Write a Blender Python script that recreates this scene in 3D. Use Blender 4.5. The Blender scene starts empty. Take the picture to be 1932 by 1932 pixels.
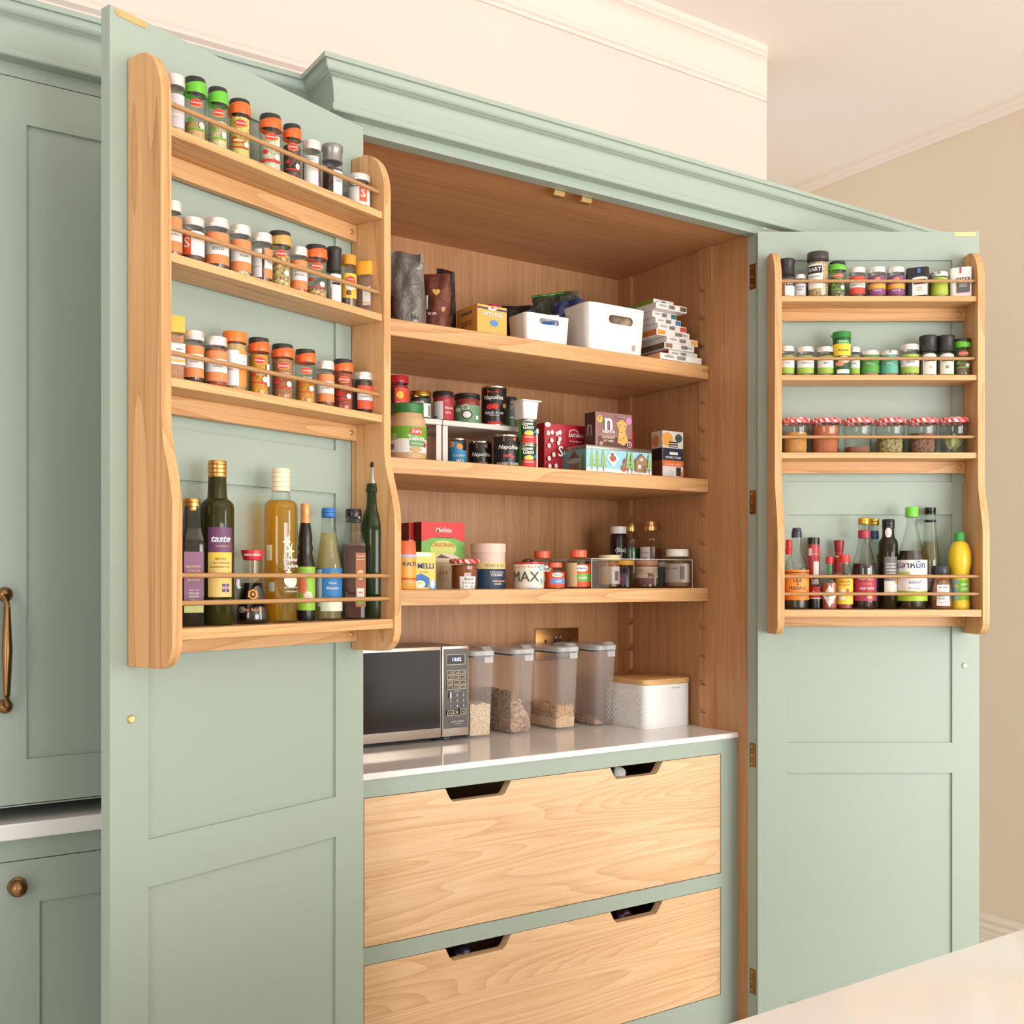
import bpy, bmesh, math, random
from mathutils import Vector, Matrix
random.seed(7)
PI = math.pi
C = bpy.context.scene.collection
SC = bpy.context.scene

# ---------------------------------------------------------------- camera, world, lights, exposure
FPX, PCX, HY = 1990.0, 966.0, 1091.0            # focal length, principal column and horizon row of the photograph in pixels
TH = math.atan(FPX / (3997.0 - PCX))            # yaw between the view direction and the cupboard front
CT, ST = math.cos(TH), math.sin(TH)
CAM = Vector((-0.795, -1.685, 1.28))
cd = bpy.data.cameras.new('camera'); cam = bpy.data.objects.new('camera', cd); C.objects.link(cam)
cam.location = CAM; cam.rotation_euler = (PI / 2, 0, -TH)
cd.sensor_width = 36; cd.lens = 36 * FPX / 1932; cd.shift_y = (HY - 966) / 1932; cd.clip_start = 0.02
SC.camera = cam
wd = bpy.data.worlds.new('world'); SC.world = wd; wd.use_nodes = True
wd.node_tree.nodes['Background'].inputs[0].default_value = (0.95, 0.98, 1.0, 1)
wd.node_tree.nodes['Background'].inputs[1].default_value = 1.2
def area(name, loc, tgt, sx, sy, power, col):
    l = bpy.data.lights.new(name, 'AREA'); l.shape = 'RECTANGLE'; l.size = sx; l.size_y = sy; l.energy = power; l.color = col
    o = bpy.data.objects.new(name, l); C.objects.link(o); o.location = loc
    o.rotation_euler = (Vector(tgt) - Vector(loc)).to_track_quat('-Z', 'Y').to_euler(); return o
area('window_daylight', (2.38, -2.9, 1.3), (0.3, -0.1, 1.0), 1.3, 1.6, 50, (0.95, 0.98, 1.0))
area('rear_fill_light', (0.9, -4.9, 1.0), (0.4, 0.0, 0.8), 2.2, 1.9, 120, (0.97, 0.99, 1.0))  # added large soft source behind the viewer, brightens the scene and gives highlight strips
area('side_fill_light', (-3.4, -2.6, 1.3), (-0.6, 0.1, 1.2), 1.4, 1.5, 34, (0.97, 0.99, 1.0))  # added fill to brighten the left cupboard and rack side, no window there
area('room_lamp', (0.6, -2.4, 2.72), (0.6, -0.6, 1.8), 1.6, 1.2, 6, (1.0, 0.87, 0.72))
SC.view_settings.view_transform = 'Standard'; SC.view_settings.look = 'None'
SC.view_settings.exposure = -0.02; SC.view_settings.gamma = 1.0; SC.view_settings.use_curve_mapping = False
SC.cycles.transparent_max_bounces = 24; SC.cycles.max_bounces = 10; SC.cycles.use_denoising = True
SC.cycles.caustics_reflective = False; SC.cycles.caustics_refractive = False

# ---------------------------------------------------------------- photograph measurements -> places in the room
def ray(px, py):
    u = (px - PCX) / FPX; v = (HY - py) / FPX
    return Vector((u * CT + ST, -u * ST + CT, v))
def depth(x, y):                                   # distance along the view direction
    return (x - CAM.x) * ST + (y - CAM.y) * CT
def at_y(px, py, Y):
    r = ray(px, py); k = (Y - CAM.y) / r.y; return CAM + r * k
def at_x(px, py, X):
    r = ray(px, py); k = (X - CAM.x) / r.x; return CAM + r * k
PHI = math.atan(FPX / (2428 - PCX))
class Door:
    def __init__(s, O, a, sg): s.O = Vector(O); s.a = a; s.sg = sg; s.d = Vector((math.cos(a), math.sin(a))); s.n = Vector((-math.sin(a), math.cos(a))) * sg
    def col(s, px, t):                             # column of the photograph -> distance from the hinge, on the plane t in front of the door
        r = ray(px, 1000); P = s.O + s.n * t
        k = (P - CAM.xy).dot(s.n) / r.xy.dot(s.n); q = CAM.xy + r.xy * k
        return (q - s.O).dot(s.d)
    def world(s, S, t): return s.O + s.d * S + s.n * t
NEAR = Door((0, 0), PI + PHI - TH, 1)              # the door that swings towards the viewer
FAR = Door((0.975, 0), -TH, -1)

# ---------------------------------------------------------------- materials
def lin(c): return tuple(((x / 255) / 12.92 if x / 255 <= 0.04045 else ((x / 255 + 0.055) / 1.055) ** 2.4) for x in c) + (1.0,)
MATS = {}
def new_mat(name):
    m = bpy.data.materials.new(name); m.use_nodes = True; nt = m.node_tree; nt.nodes.clear()
    out = nt.nodes.new('ShaderNodeOutputMaterial'); return m, nt, out
def N(nt, kind, ins=None, **kw):
    n = nt.nodes.new('ShaderNode' + kind)
    for k, v in kw.items(): setattr(n, k, v)
    for k, v in (ins or {}).items():
        if hasattr(v, 'links') or isinstance(v, bpy.types.NodeSocket): nt.links.new(v, n.inputs[k])
        else: n.inputs[k].default_value = v
    return n
def plain(col, rough=0.5, metal=0.0, spec=0.5, coat=0.0, var=0.0):
    key = ('p', tuple(col), rough, metal, spec, coat, var)
    if key in MATS: return MATS[key]
    m, nt, out = new_mat('finish'); b = N(nt, 'BsdfPrincipled', {'Base Color': lin(col), 'Roughness': rough, 'Metallic': metal, 'Specular IOR Level': spec, 'Coat Weight': coat})
    if var:
        tc = N(nt, 'TexCoord'); no = N(nt, 'TexNoise', {'Vector': tc.outputs['Object'], 'Scale': 230.0 if var > 0.3 else 620.0, 'Detail': 2.0})
        lo = lin([max(0, x * (1 - var)) for x in col]); hi = lin([min(255, x * (1 + var * 0.6)) for x in col])
        r = N(nt, 'ValToRGB', {'Fac': no.outputs['Fac']}); r.color_ramp.elements[0].position = 0.35; r.color_ramp.elements[1].position = 0.65
        r.color_ramp.elements[0].color = lo; r.color_ramp.elements[1].color = hi
        nt.links.new(r.outputs['Color'], b.inputs['Base Color'])
    nt.links.new(b.outputs[0], out.inputs['Surface']); m.diffuse_color = lin(col); MATS[key] = m; return m
def paint(col, rough=0.45, bump=0.02):
    key = ('pt', tuple(col), rough)
    if key in MATS: return MATS[key]
    m, nt, out = new_mat('painted'); tc = N(nt, 'TexCoord')
    no = N(nt, 'TexNoise', {'Vector': tc.outputs['Object'], 'Scale': 90.0, 'Detail': 3.0})
    big = N(nt, 'TexNoise', {'Vector': tc.outputs['Object'], 'Scale': 1.3, 'Detail': 2.0})
    mx = N(nt, 'MixRGB', {'Fac': big.outputs['Fac'], 'Color1': lin([x * 0.985 for x in col]), 'Color2': lin([min(255, x * 1.015) for x in col])})
    bp = N(nt, 'Bump', {'Height': no.outputs['Fac'], 'Strength': bump, 'Distance': 0.002})
    b = N(nt, 'BsdfPrincipled', {'Base Color': mx.outputs[0], 'Roughness': rough, 'Normal': bp.outputs[0], 'Specular IOR Level': 0.35})
    nt.links.new(b.outputs[0], out.inputs['Surface']); MATS[key] = m; return m
def wood(name, axis, dark, mid, light, rough=0.42, lines=16.0, amp=0.25, fine=0.5, sc=1.0):
    """oak: contour lines of a stretched noise give the cathedral grain, finer stretched noise the pores"""
    key = ('w', name, axis)
    if key in MATS: return MATS[key]
    m, nt, out = new_mat('oak_' + name); tc = N(nt, 'TexCoord'); oi = N(nt, 'ObjectInfo')
    rnd = N(nt, 'Math', {0: oi.outputs['Random'], 1: 7.0}, operation='MULTIPLY')
    off = N(nt, 'CombineXYZ', {0: rnd.outputs[0], 1: rnd.outputs[0], 2: rnd.outputs[0]})
    add = N(nt, 'VectorMath', {0: tc.outputs['Object'], 1: off.outputs[0]}, operation='ADD')
    def noise(across, along, detail, rough=0.5, dist=0.0):
        k = [across] * 3; k[axis] = along
        mp = N(nt, 'Mapping', {'Vector': add.outputs[0], 'Scale': k})
        return N(nt, 'TexNoise', {'Vector': mp.outputs[0], 'Scale': 1.0, 'Detail': detail, 'Roughness': rough, 'Distortion': dist}).outputs['Fac']
    n1 = noise(10.0 * sc, 0.75 * sc, 1.0, 0.4, 0.25)
    jit = N(nt, 'Math', {0: noise(60, 4, 2.0), 1: 0.012, 2: n1}, operation='MULTIPLY_ADD')
    mul = N(nt, 'Math', {0: jit.outputs[0], 1: lines}, operation='MULTIPLY')
    fr = N(nt, 'Math', {0: mul.outputs[0]}, operation='FRACT')          # sawtooth: sharp late-wood line, soft early wood
    pw = N(nt, 'Math', {0: fr.outputs[0], 1: 1.6}, operation='POWER')
    n2 = noise(420, 7, 3.0, 0.65); n3 = noise(9, 0.8, 2.0); n4 = noise(110, 2.5, 2.0, 0.6)
    v = N(nt, 'Math', {0: pw.outputs[0], 1: -amp, 2: 0.30 + amp * 0.5}, operation='MULTIPLY_ADD')
    for nn, kk in ((n2, fine * 0.55), (n4, fine * 0.45), (n3, 0.30)):
        v = N(nt, 'Math', {0: nn, 1: kk, 2: v.outputs[0]}, operation='MULTIPLY_ADD')
    base = 0.30 + 0.5 * (fine + 0.30)
    r = N(nt, 'ValToRGB', {'Fac': v.outputs[0]}); e = r.color_ramp.elements
    e[0].position = base - 0.24; e[0].color = lin(dark); e[1].position = base + 0.20; e[1].color = lin(light)
    x = e.new(base - 0.02); x.color = lin(mid)
    bp = N(nt, 'Bump', {'Height': n2, 'Strength': 0.05, 'Distance': 0.001})
    b = N(nt, 'BsdfPrincipled', {'Base Color': r.outputs['Color'], 'Roughness': rough, 'Normal': bp.outputs[0], 'Specular IOR Level': 0.4})
    nt.links.new(b.outputs[0], out.inputs['Surface']); MATS[key] = m; return m
def glass(tint=(246, 249, 246), gloss=0.03, rough=0.03):
    key = ('g', tuple(tint), gloss, rough)
    if key in MATS: return MATS[key]
    m, nt, out = new_mat('thin_glass')
    lw = N(nt, 'LayerWeight', {'Blend': 0.5}); p3 = N(nt, 'Math', {0: lw.outputs['Facing'], 1: 3.0}, operation='POWER')
    ec = N(nt, 'MixRGB', {'Fac': p3.outputs[0], 'Color1': lin(tint), 'Color2': lin([c * 0.72 for c in tint])})
    tr = N(nt, 'BsdfTransparent', {'Color': ec.outputs[0]}); gl = N(nt, 'BsdfGlossy', {'Color': (1, 1, 1, 1), 'Roughness': rough})
    fr = N(nt, 'LayerWeight', {'Blend': 0.25}); ge = N(nt, 'NewGeometry'); fa = N(nt, 'Math', {0: fr.outputs['Fresnel'], 1: gloss}, operation='ADD')
    bk = N(nt, 'Math', {0: 1.0, 1: ge.outputs['Backfacing']}, operation='SUBTRACT'); ad = N(nt, 'Math', {0: fa.outputs[0], 1: bk.outputs[0]}, operation='MULTIPLY')
    mx = N(nt, 'MixShader', {0: ad.outputs[0], 1: tr.outputs[0], 2: gl.outputs[0]})
    nt.links.new(mx.outputs[0], out.inputs['Surface']); MATS[key] = m; return m
def frosted(tint=(240, 236, 232), amount=0.35):
    key = ('f', tuple(tint), amount)
    if key in MATS: return MATS[key]
    m, nt, out = new_mat('clear_plastic')
    tr = N(nt, 'BsdfTransparent', {'Color': lin((250, 248, 246))}); b = N(nt, 'BsdfPrincipled', {'Base Color': lin(tint), 'Roughness': 0.12})
    mx = N(nt, 'MixShader', {0: amount, 1: tr.outputs[0], 2: b.outputs[0]})
    nt.links.new(mx.outputs[0], out.inputs['Surface']); MATS[key] = m; return m
def emit(col, s):
    m, nt, out = new_mat('lit_digits'); e = N(nt, 'Emission', {'Color': lin(col), 'Strength': s}); nt.links.new(e.outputs[0], out.inputs['Surface']); return m
def gingham():
    if 'ging' in MATS: return MATS['ging']
    m, nt, out = new_mat('gingham'); tc = N(nt, 'TexCoord'); sp = N(nt, 'SeparateXYZ', {0: tc.outputs['Object']})
    def stripe(a, b):
        s = N(nt, 'Math', {0: a, 1: b}, operation='ADD'); s2 = N(nt, 'Math', {0: s.outputs[0], 1: 470.0}, operation='MULTIPLY')
        s3 = N(nt, 'Math', {0: s2.outputs[0]}, operation='SINE'); return N(nt, 'Math', {0: s3.outputs[0], 1: 0.0}, operation='GREATER_THAN')
    ng = N(nt, 'Math', {0: sp.outputs[1], 1: -1.0}, operation='MULTIPLY')
    z = sp.outputs[2]
    A = stripe(sp.outputs[0], z); B = stripe(ng.outputs[0], sp.outputs[0])
    sm = N(nt, 'Math', {0: A.outputs[0], 1: B.outputs[0]}, operation='ADD'); hf = N(nt, 'Math', {0: sm.outputs[0], 1: 0.5}, operation='MULTIPLY')
    r = N(nt, 'ValToRGB', {'Fac': hf.outputs[0]}); e = r.color_ramp.elements; r.color_ramp.interpolation = 'CONSTANT'
    e[0].color = lin((246, 228, 222)); e[1].position = 0.9; e[1].color = lin((200, 40, 45)); x = e.new(0.4); x.color = lin((228, 120, 118))
    b = N(nt, 'BsdfPrincipled', {'Base Color': r.outputs['Color'], 'Roughness': 0.35}); nt.links.new(b.outputs[0], out.inputs['Surface']); MATS['ging'] = m; return m

SAGE = (163, 176, 164)
GREEN = paint(SAGE, 0.42)
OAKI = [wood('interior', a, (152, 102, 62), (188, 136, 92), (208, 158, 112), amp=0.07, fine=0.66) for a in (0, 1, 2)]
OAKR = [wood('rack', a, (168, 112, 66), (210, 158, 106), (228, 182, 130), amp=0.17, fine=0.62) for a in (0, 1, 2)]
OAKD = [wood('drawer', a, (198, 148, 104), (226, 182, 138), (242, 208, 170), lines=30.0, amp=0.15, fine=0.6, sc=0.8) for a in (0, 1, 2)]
BRASS = plain((226, 192, 134), 0.34, 0.9); ABRASS = plain((150, 112, 74), 0.33, 1.0)
STEEL = plain((205, 198, 192), 0.3, 1.0); TIN = plain((238, 230, 224), 0.3, 0.5)
WHITE = plain((238, 232, 226), 0.35); BLACK = plain((26, 24, 24), 0.35)

# ---------------------------------------------------------------- mesh builders
def finish(bm, name, mat, parent=None, smooth=None, loc=None, rotz=0.0):
    bmesh.ops.recalc_face_normals(bm, faces=bm.faces)
    me = bpy.data.meshes.new(name); bm.to_mesh(me); bm.free()
    return obj(name, me, mat, parent, smooth, loc, rotz)
def obj(name, me, mat, parent=None, smooth=None, loc=None, rotz=0.0):
    for m in (mat if isinstance(mat, (list, tuple)) else [mat]):
        if m is not None: me.materials.append(m)
    if smooth is not None:
        me.shade_smooth(); me.set_sharp_from_angle(angle=math.radians(smooth))
    o = bpy.data.objects.new(name, me); C.objects.link(o)
    if parent is not None: o.parent = parent
    if loc is not None: o.location = loc
    o.rotation_euler.z = rotz
    return o
def tag(o, label=None, cat=None, group=None, kind=None):
    if label: o['label'] = label
    if cat: o['category'] = cat
    if group: o['group'] = group
    if kind: o['kind'] = kind
    return o
def thing(name, label, cat, loc=(0, 0, 0), rotz=0.0, group=None):
    o = bpy.data.objects.new(name, None); C.objects.link(o); o.empty_display_size = 0.02
    o.location = loc; o.rotation_euler.z = rotz; return tag(o, label, cat, group)
def bbox(bm, x0, x1, y0, y1, z0, z1, bev=0.0, seg=1):
    vs = [bm.verts.new((x, y, z)) for x in (x0, x1) for y in (y0, y1) for z in (z0, z1)]
    fs = [bm.faces.new([vs[i] for i in f]) for f in ((0, 1, 3, 2), (4, 6, 7, 5), (0, 4, 5, 1), (2, 3, 7, 6), (0, 2, 6, 4), (1, 5, 7, 3))]
    if bev:
        es = list({e for f in fs for e in f.edges})
        bmesh.ops.bevel(bm, geom=es, offset=bev, segments=seg, affect='EDGES', profile=0.5)
    return bm
def box(name, x0, x1, y0, y1, z0, z1, mat, parent=None, bev=0.0, seg=1, smooth=None, loc=None, rotz=0.0):
    bm = bmesh.new(); bbox(bm, x0, x1, y0, y1, z0, z1, bev, seg)
    return finish(bm, name, mat, parent, smooth, loc, rotz)
def prism_bm(bm, pts, a0, a1, axis):
    """outline pts (2D) swept along axis from a0 to a1; the outline's plane is the other two axes in order"""
    def P(u, v, a): return {0: (a, u, v), 1: (u, a, v), 2: (u, v, a)}[axis]
    A = [bm.verts.new(P(u, v, a0)) for u, v in pts]; B = [bm.verts.new(P(u, v, a1)) for u, v in pts]
    bm.faces.new(A); bm.faces.new(B[::-1]); n = len(pts)
    for i in range(n): bm.faces.new((A[i], A[(i + 1) % n], B[(i + 1) % n], B[i]))
def prism(name, pts, a0, a1, axis, mat, parent=None, bev=0.0, smooth=None, loc=None, rotz=0.0):
    bm = bmesh.new(); prism_bm(bm, pts, a0, a1, axis)
    if bev: bmesh.ops.bevel(bm, geom=list(bm.edges), offset=bev, segments=1, affect='EDGES')
    return finish(bm, name, mat, parent, smooth, loc, rotz)
def csk(a, sq):                                     # cross-section of a body: circle, or rounded square when sq > 0
    if not sq: return 1.0
    return 1.0 / (abs(math.cos(a)) ** sq + abs(math.sin(a)) ** sq) ** (1.0 / sq)
def lathe_bm(bm, prof, seg=28, sq=0, zfun=None, dy=1.0):
    rings = []
    for i, (r, z) in enumerate(prof):
        if r <= 1e-6: rings.append([bm.verts.new((0, 0, z))]); continue
        row = []
        for k in range(seg):
            a = 2 * PI * k / seg; q = r * csk(a, sq)
            row.append(bm.verts.new((q * math.sin(a), -q * math.cos(a) * dy, z if zfun is None else zfun(i, a, z))))
        rings.append(row)
    for A, B in zip(rings, rings[1:]):
        for k in range(seg):
            k2 = (k + 1) % seg
            if len(A) == 1 and len(B) == 1: continue
            if len(A) == 1: bm.faces.new((A[0], B[k], B[k2]))
            elif len(B) == 1: bm.faces.new((A[k], A[k2], B[0]))
            else: bm.faces.new((A[k], A[k2], B[k2], B[k]))
def lathe(name, prof, mat, parent=None, seg=28, sq=0, zfun=None, smooth=40, dy=1.0, loc=None, rotz=0.0):
    bm = bmesh.new(); lathe_bm(bm, prof, seg, sq, zfun, dy); return finish(bm, name, mat, parent, smooth, loc, rotz)
def tube(name, pts, r, mat, parent=None, seg=10, radii=None, smooth=50):
    bm = bmesh.new(); rings = []; pts = [Vector(p) for p in pts]
    for i, p in enumerate(pts):
        d = (pts[min(i + 1, len(pts) - 1)] - pts[max(i - 1, 0)]).normalized()
        up = Vector((0, 0, 1)) if abs(d.z) < 0.9 else Vector((1, 0, 0)); a = d.cross(up).normalized(); b = d.cross(a)
        rr = radii[i] if radii else r
        rings.append([bm.verts.new(p + a * rr * math.cos(2 * PI * k / seg) + b * rr * math.sin(2 * PI * k / seg)) for k in range(seg)])
    for A, B in zip(rings, rings[1:]):
        for k in range(seg): bm.faces.new((A[k], A[(k + 1) % seg], B[(k + 1) % seg], B[k]))
    bm.faces.new(rings[0]); bm.faces.new(rings[-1][::-1])
    return finish(bm, name, mat, parent, smooth)
TXT = {}
def text_polys(s, size, bold=0.0, shear=0.0):
    key = (s, bold, shear)
    if key not in TXT:
        cu = bpy.data.curves.new('t', 'FONT'); cu.body = s; cu.size = 1.0; cu.align_x = 'CENTER'; cu.align_y = 'CENTER'
        cu.resolution_u = 2; cu.offset = bold; cu.shear = shear
        o = bpy.data.objects.new('t', cu); me = bpy.data.meshes.new_from_object(o)
        TXT[key] = ([v.co.copy() for v in me.vertices], [list(p.vertices) for p in me.polygons])
        bpy.data.objects.remove(o); bpy.data.curves.remove(cu); bpy.data.meshes.remove(me)
    v, f = TXT[key]; return [(p.x * size, p.y * size) for p in v], f
class Print:
    """flat print wrapped on a body: rectangles, ellipses, polygons and letters; f(u, z, lift) places a point, u and z in metres"""
    def __init__(s, f, du): s.f = f; s.du = du; s.v = []; s.fc = []; s.mi = []; s.mats = []; s.lift = 0.0006
    def mat(s, col):
        m = col if isinstance(col, bpy.types.Material) else plain(col, 0.5)
        if m not in s.mats: s.mats.append(m)
        return s.mats.index(m)
    def add(s, pts, faces, col):
        b = len(s.v); k = s.mat(col)
        for u, z in pts: s.v.append(s.f(u, z, s.lift))
        for fc in faces: s.fc.append([b + i for i in fc]); s.mi.append(k)
    def rect(s, u0, u1, z0, z1, col):
        n = max(1, int(math.ceil(abs(u1 - u0) / s.du))); pts = []
        for i in range(n + 1):
            u = u0 + (u1 - u0) * i / n; pts += [(u, z0), (u, z1)]
        s.add(pts, [(2 * i, 2 * i + 2, 2 * i + 3, 2 * i + 1) for i in range(n)], col); s.lift += 0.00012
    def strip(s, top, bot, col):                   # matched outlines, top and bottom
        pts = [p for ab in zip(bot, top) for p in ab]
        s.add(pts, [(2 * i, 2 * i + 2, 2 * i + 3, 2 * i + 1) for i in range(len(top) - 1)], col); s.lift += 0.00012
    def ell(s, u, z, ru, rz, col, n=16, rot=0.0):
        xs = [math.cos(PI - PI * i / n) for i in range(n + 1)]
        s.strip([(u + ru * x, z + rz * math.sqrt(max(0, 1 - x * x))) for x in xs], [(u + ru * x, z - rz * math.sqrt(max(0, 1 - x * x))) for x in xs], col)
    def poly(s, pts, col): s.add(pts, [tuple(range(len(pts)))], col); s.lift += 0.00012
    def text(s, t, u, z, size, col, bold=0.0, shear=0.0, rot=0.0):
        p, f = text_polys(t, size, bold, shear)
        if rot: c, n = math.cos(rot), math.sin(rot); p = [(a * c - b * n, a * n + b * c) for a, b in p]
        s.add([(u + a, z + b) for a, b in p], f, col)
    def build(s, name, parent):
        me = bpy.data.meshes.new(name); me.from_pydata(s.v, [], s.fc)
        for m in s.mats: me.materials.append(m)
        me.polygons.foreach_set('material_index', s.mi)
        o = bpy.data.objects.new(name, me); C.objects.link(o); o.parent = parent; return o
# ---------------------------------------------------------------- room
F = 0.023                                           # front face of the pantry's frame
WALLB = paint((236, 219, 209), 0.6); BEIGE = paint((234, 218, 194), 0.6); CEIL = paint((252, 243, 236), 0.7)
def struct(o): return tag(o, kind='structure')
CZ = 2.829
struct(box('floor', -3.6, 2.6, -5.2, 1.9, -0.05, 0.0, paint((230, 227, 222), 0.5)))
struct(box('ceiling', -3.6, 2.6, -5.2, 1.9, CZ, CZ + 0.05, CEIL))
struct(box('wall_back', -3.6, 1.569, 0.53, 0.78, 0, CZ, WALLB))
struct(box('wall_right', 2.44, 2.6, -5.2, 1.9, 0, CZ, BEIGE))
struct(box('wall_alcove', 1.3, 2.44, 1.74, 1.9, 0, CZ, BEIGE))
NEUT = paint((240, 237, 232), 0.6)
struct(box('wall_left', -3.75, -3.6, -5.2, 0.53, 0, CZ, NEUT))
bm = bmesh.new(); bbox(bm, -3.6, -0.3, -5.35, -5.2, 0, CZ); bbox(bm, -0.3, 2.1, -5.35, -5.2, 2.45, CZ); bbox(bm, 2.1, 2.44, -5.35, -5.2, 0, CZ)   # gap added in the rear wall so light enters from behind the viewer
struct(finish(bm, 'wall_rear', NEUT))
def cove(p0, z0, p1, z1, n=7):                      # quarter hollow from (p0,z0) out to (p1,z1)
    return [(p1 - (p1 - p0) * math.cos(PI / 2 * i / n), z0 + (z1 - z0) * math.sin(PI / 2 * i / n)) for i in range(n + 1)]
def hollow(p0, z0, p1, z1, n=7):
    return [(p0 + (p1 - p0) * (1 - math.cos(PI / 2 * i / n)), z0 + (z1 - z0) * math.sin(PI / 2 * i / n)) for i in range(n + 1)]
def ovolo(p0, z0, p1, z1, n=6):
    return [(p0 + (p1 - p0) * math.sin(PI / 2 * i / n), z0 + (z1 - z0) * (1 - math.cos(PI / 2 * i / n))) for i in range(n + 1)]
WM = paint((242, 226, 215), 0.5)
pr = [(0, 2.700), (0.006, 2.700), (0.008, 2.708), (0.014, 2.712), (0.014, 2.722)] + hollow(0.016, 2.724, 0.052, 2.800) + [(0.052, 2.806), (0.060, 2.812), (0.060, CZ), (0, CZ)]
t1 = struct(prism('trim_1', [(0.53 - p, z) for p, z in pr], -3.6, 1.569, 0, WM, smooth=35))
for v in t1.data.vertices:                           # mitred at the outer corner of the chimney breast
    if v.co.x > 1: v.co.x -= 0.53 - v.co.y
pr = [(0, 2.388), (0.010, 2.388), (0.012, 2.398), (0.022, 2.404), (0.024, 2.412), (0.014, 2.420), (0.010, 2.430), (0, 2.430)]
struct(prism('trim_2', [(0.53 - p, z) for p, z in pr], -3.6, 1.569, 0, WM, smooth=35))
pr = [(0, CZ - 0.042), (0.008, CZ - 0.042), (0.010, CZ - 0.032)] + hollow(0.012, CZ - 0.030, 0.026, CZ - 0.012) + [(0.034, CZ - 0.010), (0.036, CZ), (0, CZ)]
struct(prism('trim_3', [(2.44 - p, z) for p, z in pr], -5.2, 1.74, 1, WM, smooth=35))
pr = [(0, 0), (0.022, 0), (0.022, 0.085), (0.018, 0.088), (0.018, 0.112), (0.014, 0.116), (0.016, 0.128), (0.010, 0.140), (0.012, 0.152), (0.005, 0.162), (0.004, 0.171), (0, 0.171)]
struct(prism('baseboard_right', [(2.44 - p, z) for p, z in pr], -5.2, 1.74, 1, paint((236, 222, 206), 0.45), smooth=30))

# ---------------------------------------------------------------- pantry cupboard
CP = [(0, 2.086), (0.024, 2.086), (0.026, 2.088), (0.026, 2.0975), (0.0235, 2.099)] + hollow(0.0235, 2.099, 0.034, 2.141, 8) + [(0.0365, 2.1425)] + ovolo(0.0365, 2.143, 0.047, 2.157, 5) + [(0.048, 2.1585), (0.053, 2.159), (0.053, 2.1675), (0, 2.1675)]
def cornice(parent, x0, x1, yf, yback, left, right):
    bm = bmesh.new(); rows = []
    for p, z in CP:
        row = []
        if left: row += [(x0 - p, yback, z), (x0 - p, yf - p, z)]
        else: row += [(x0, yf - p, z)]
        row += [(x1 + p, yf - p, z), (x1 + p, yback, z)] if right else [(x1, yf - p, z)]
        rows.append([bm.verts.new(q) for q in row])
    n = len(rows)
    for i in range(n - 1):
        for k in range(len(rows[0]) - 1): bm.faces.new((rows[i][k], rows[i][k + 1], rows[i + 1][k + 1], rows[i + 1][k]))
    bm.faces.new([r[0] for r in rows]); bm.faces.new([r[-1] for r in rows][::-1])
    if left or right:
        bm.verts.ensure_lookup_table()
    return finish(bm, 'cornice', GREEN, parent, 32)
pan = thing('pantry_cupboard', 'tall sage green pantry cupboard with oak interior and both doors wide open', 'cupboard')
XI0, XI1 = -0.008, 0.995
def frame(name, x0, x1, z0, z1, sl, sr, rt, rb, y0, y1, mat, parent, cuts=()):
    """a frame of stiles and rails joined in one piece; cuts = further rails (z0, z1)"""
    bm = bmesh.new(); bbox(bm, x0, x0 + sl, y0, y1, z0, z1); bbox(bm, x1 - sr, x1, y0, y1, z0, z1)
    for a, b in [(z0, z0 + rb), (z1 - rt, z1)] + list(cuts): bbox(bm, x0 + sl, x1 - sr, y0, y1, a, b)
    return finish(bm, name, mat, parent)
frame('face_frame', -0.032, 1.016, 0.0, 2.0865, 0.024, 0.021, 0.0195, 0.222, F, F + 0.027, GREEN, pan)
cornice(pan, -0.032, 1.56, F, 0.53, True, True)
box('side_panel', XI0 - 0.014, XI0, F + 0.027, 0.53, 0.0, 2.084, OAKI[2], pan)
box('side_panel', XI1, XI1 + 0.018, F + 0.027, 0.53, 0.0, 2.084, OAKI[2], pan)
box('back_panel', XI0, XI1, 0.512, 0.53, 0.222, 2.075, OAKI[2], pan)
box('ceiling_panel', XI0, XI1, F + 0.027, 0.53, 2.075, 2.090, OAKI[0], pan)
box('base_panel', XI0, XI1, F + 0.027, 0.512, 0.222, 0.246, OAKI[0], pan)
def strip_pts(y0, y1, tooth):                       # tooth > 0: notches cut from the y1 side
    pts = [(y0, 0.9215), (y1, 0.9215)]; z = 0.955
    while z < 2.03:
        pts += [(y1, z), (y1 - tooth, z), (y1, z + 0.018)]; z += 0.0676
    return pts + [(y1, 2.0745), (y0, 2.0745)]
for x0, x1 in ((XI0, XI0 + 0.010), (XI1 - 0.010, XI1)):
    prism('slotted_strip', strip_pts(0.160, 0.201, 0.023), x0, x1, 0, OAKI[2], pan)
    prism('slotted_strip', strip_pts(0.5115, 0.462, -0.020), x0, x1, 0, OAKI[2], pan)
for zt, zb in ((1.788, 1.755), (1.517, 1.4855), (1.257, 1.226)):
    box('shelf', XI0 + 0.011, XI1 - 0.012, 0.166, 0.505, zb, zt, OAKR[0], pan, 0.0012)
for z0, z1 in ((1.943, 2.0005), (1.427, 1.482), (0.847, 0.902), (0.327, 0.384)):
    h = box('hinge', XI1 - 0.0016, XI1, 0.026, 0.043, z0, z1, ABRASS, pan)
    tube('hinge_pin', [(XI1 - 0.002, 0.0215, z0), (XI1 - 0.002, 0.0215, z1)], 0.0024, ABRASS, h)
    for k in (0.15, 0.5, 0.85):
        lathe('screw', [(0, 0.0008), (0.0022, 0.0006), (0.0024, 0)], BRASS, h, seg=8).matrix_local = Matrix.Translation((XI1 - 0.0016, 0.036, z0 + k * (z1 - z0))) @ Matrix.Rotation(-PI / 2, 4, 'Y')
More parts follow.
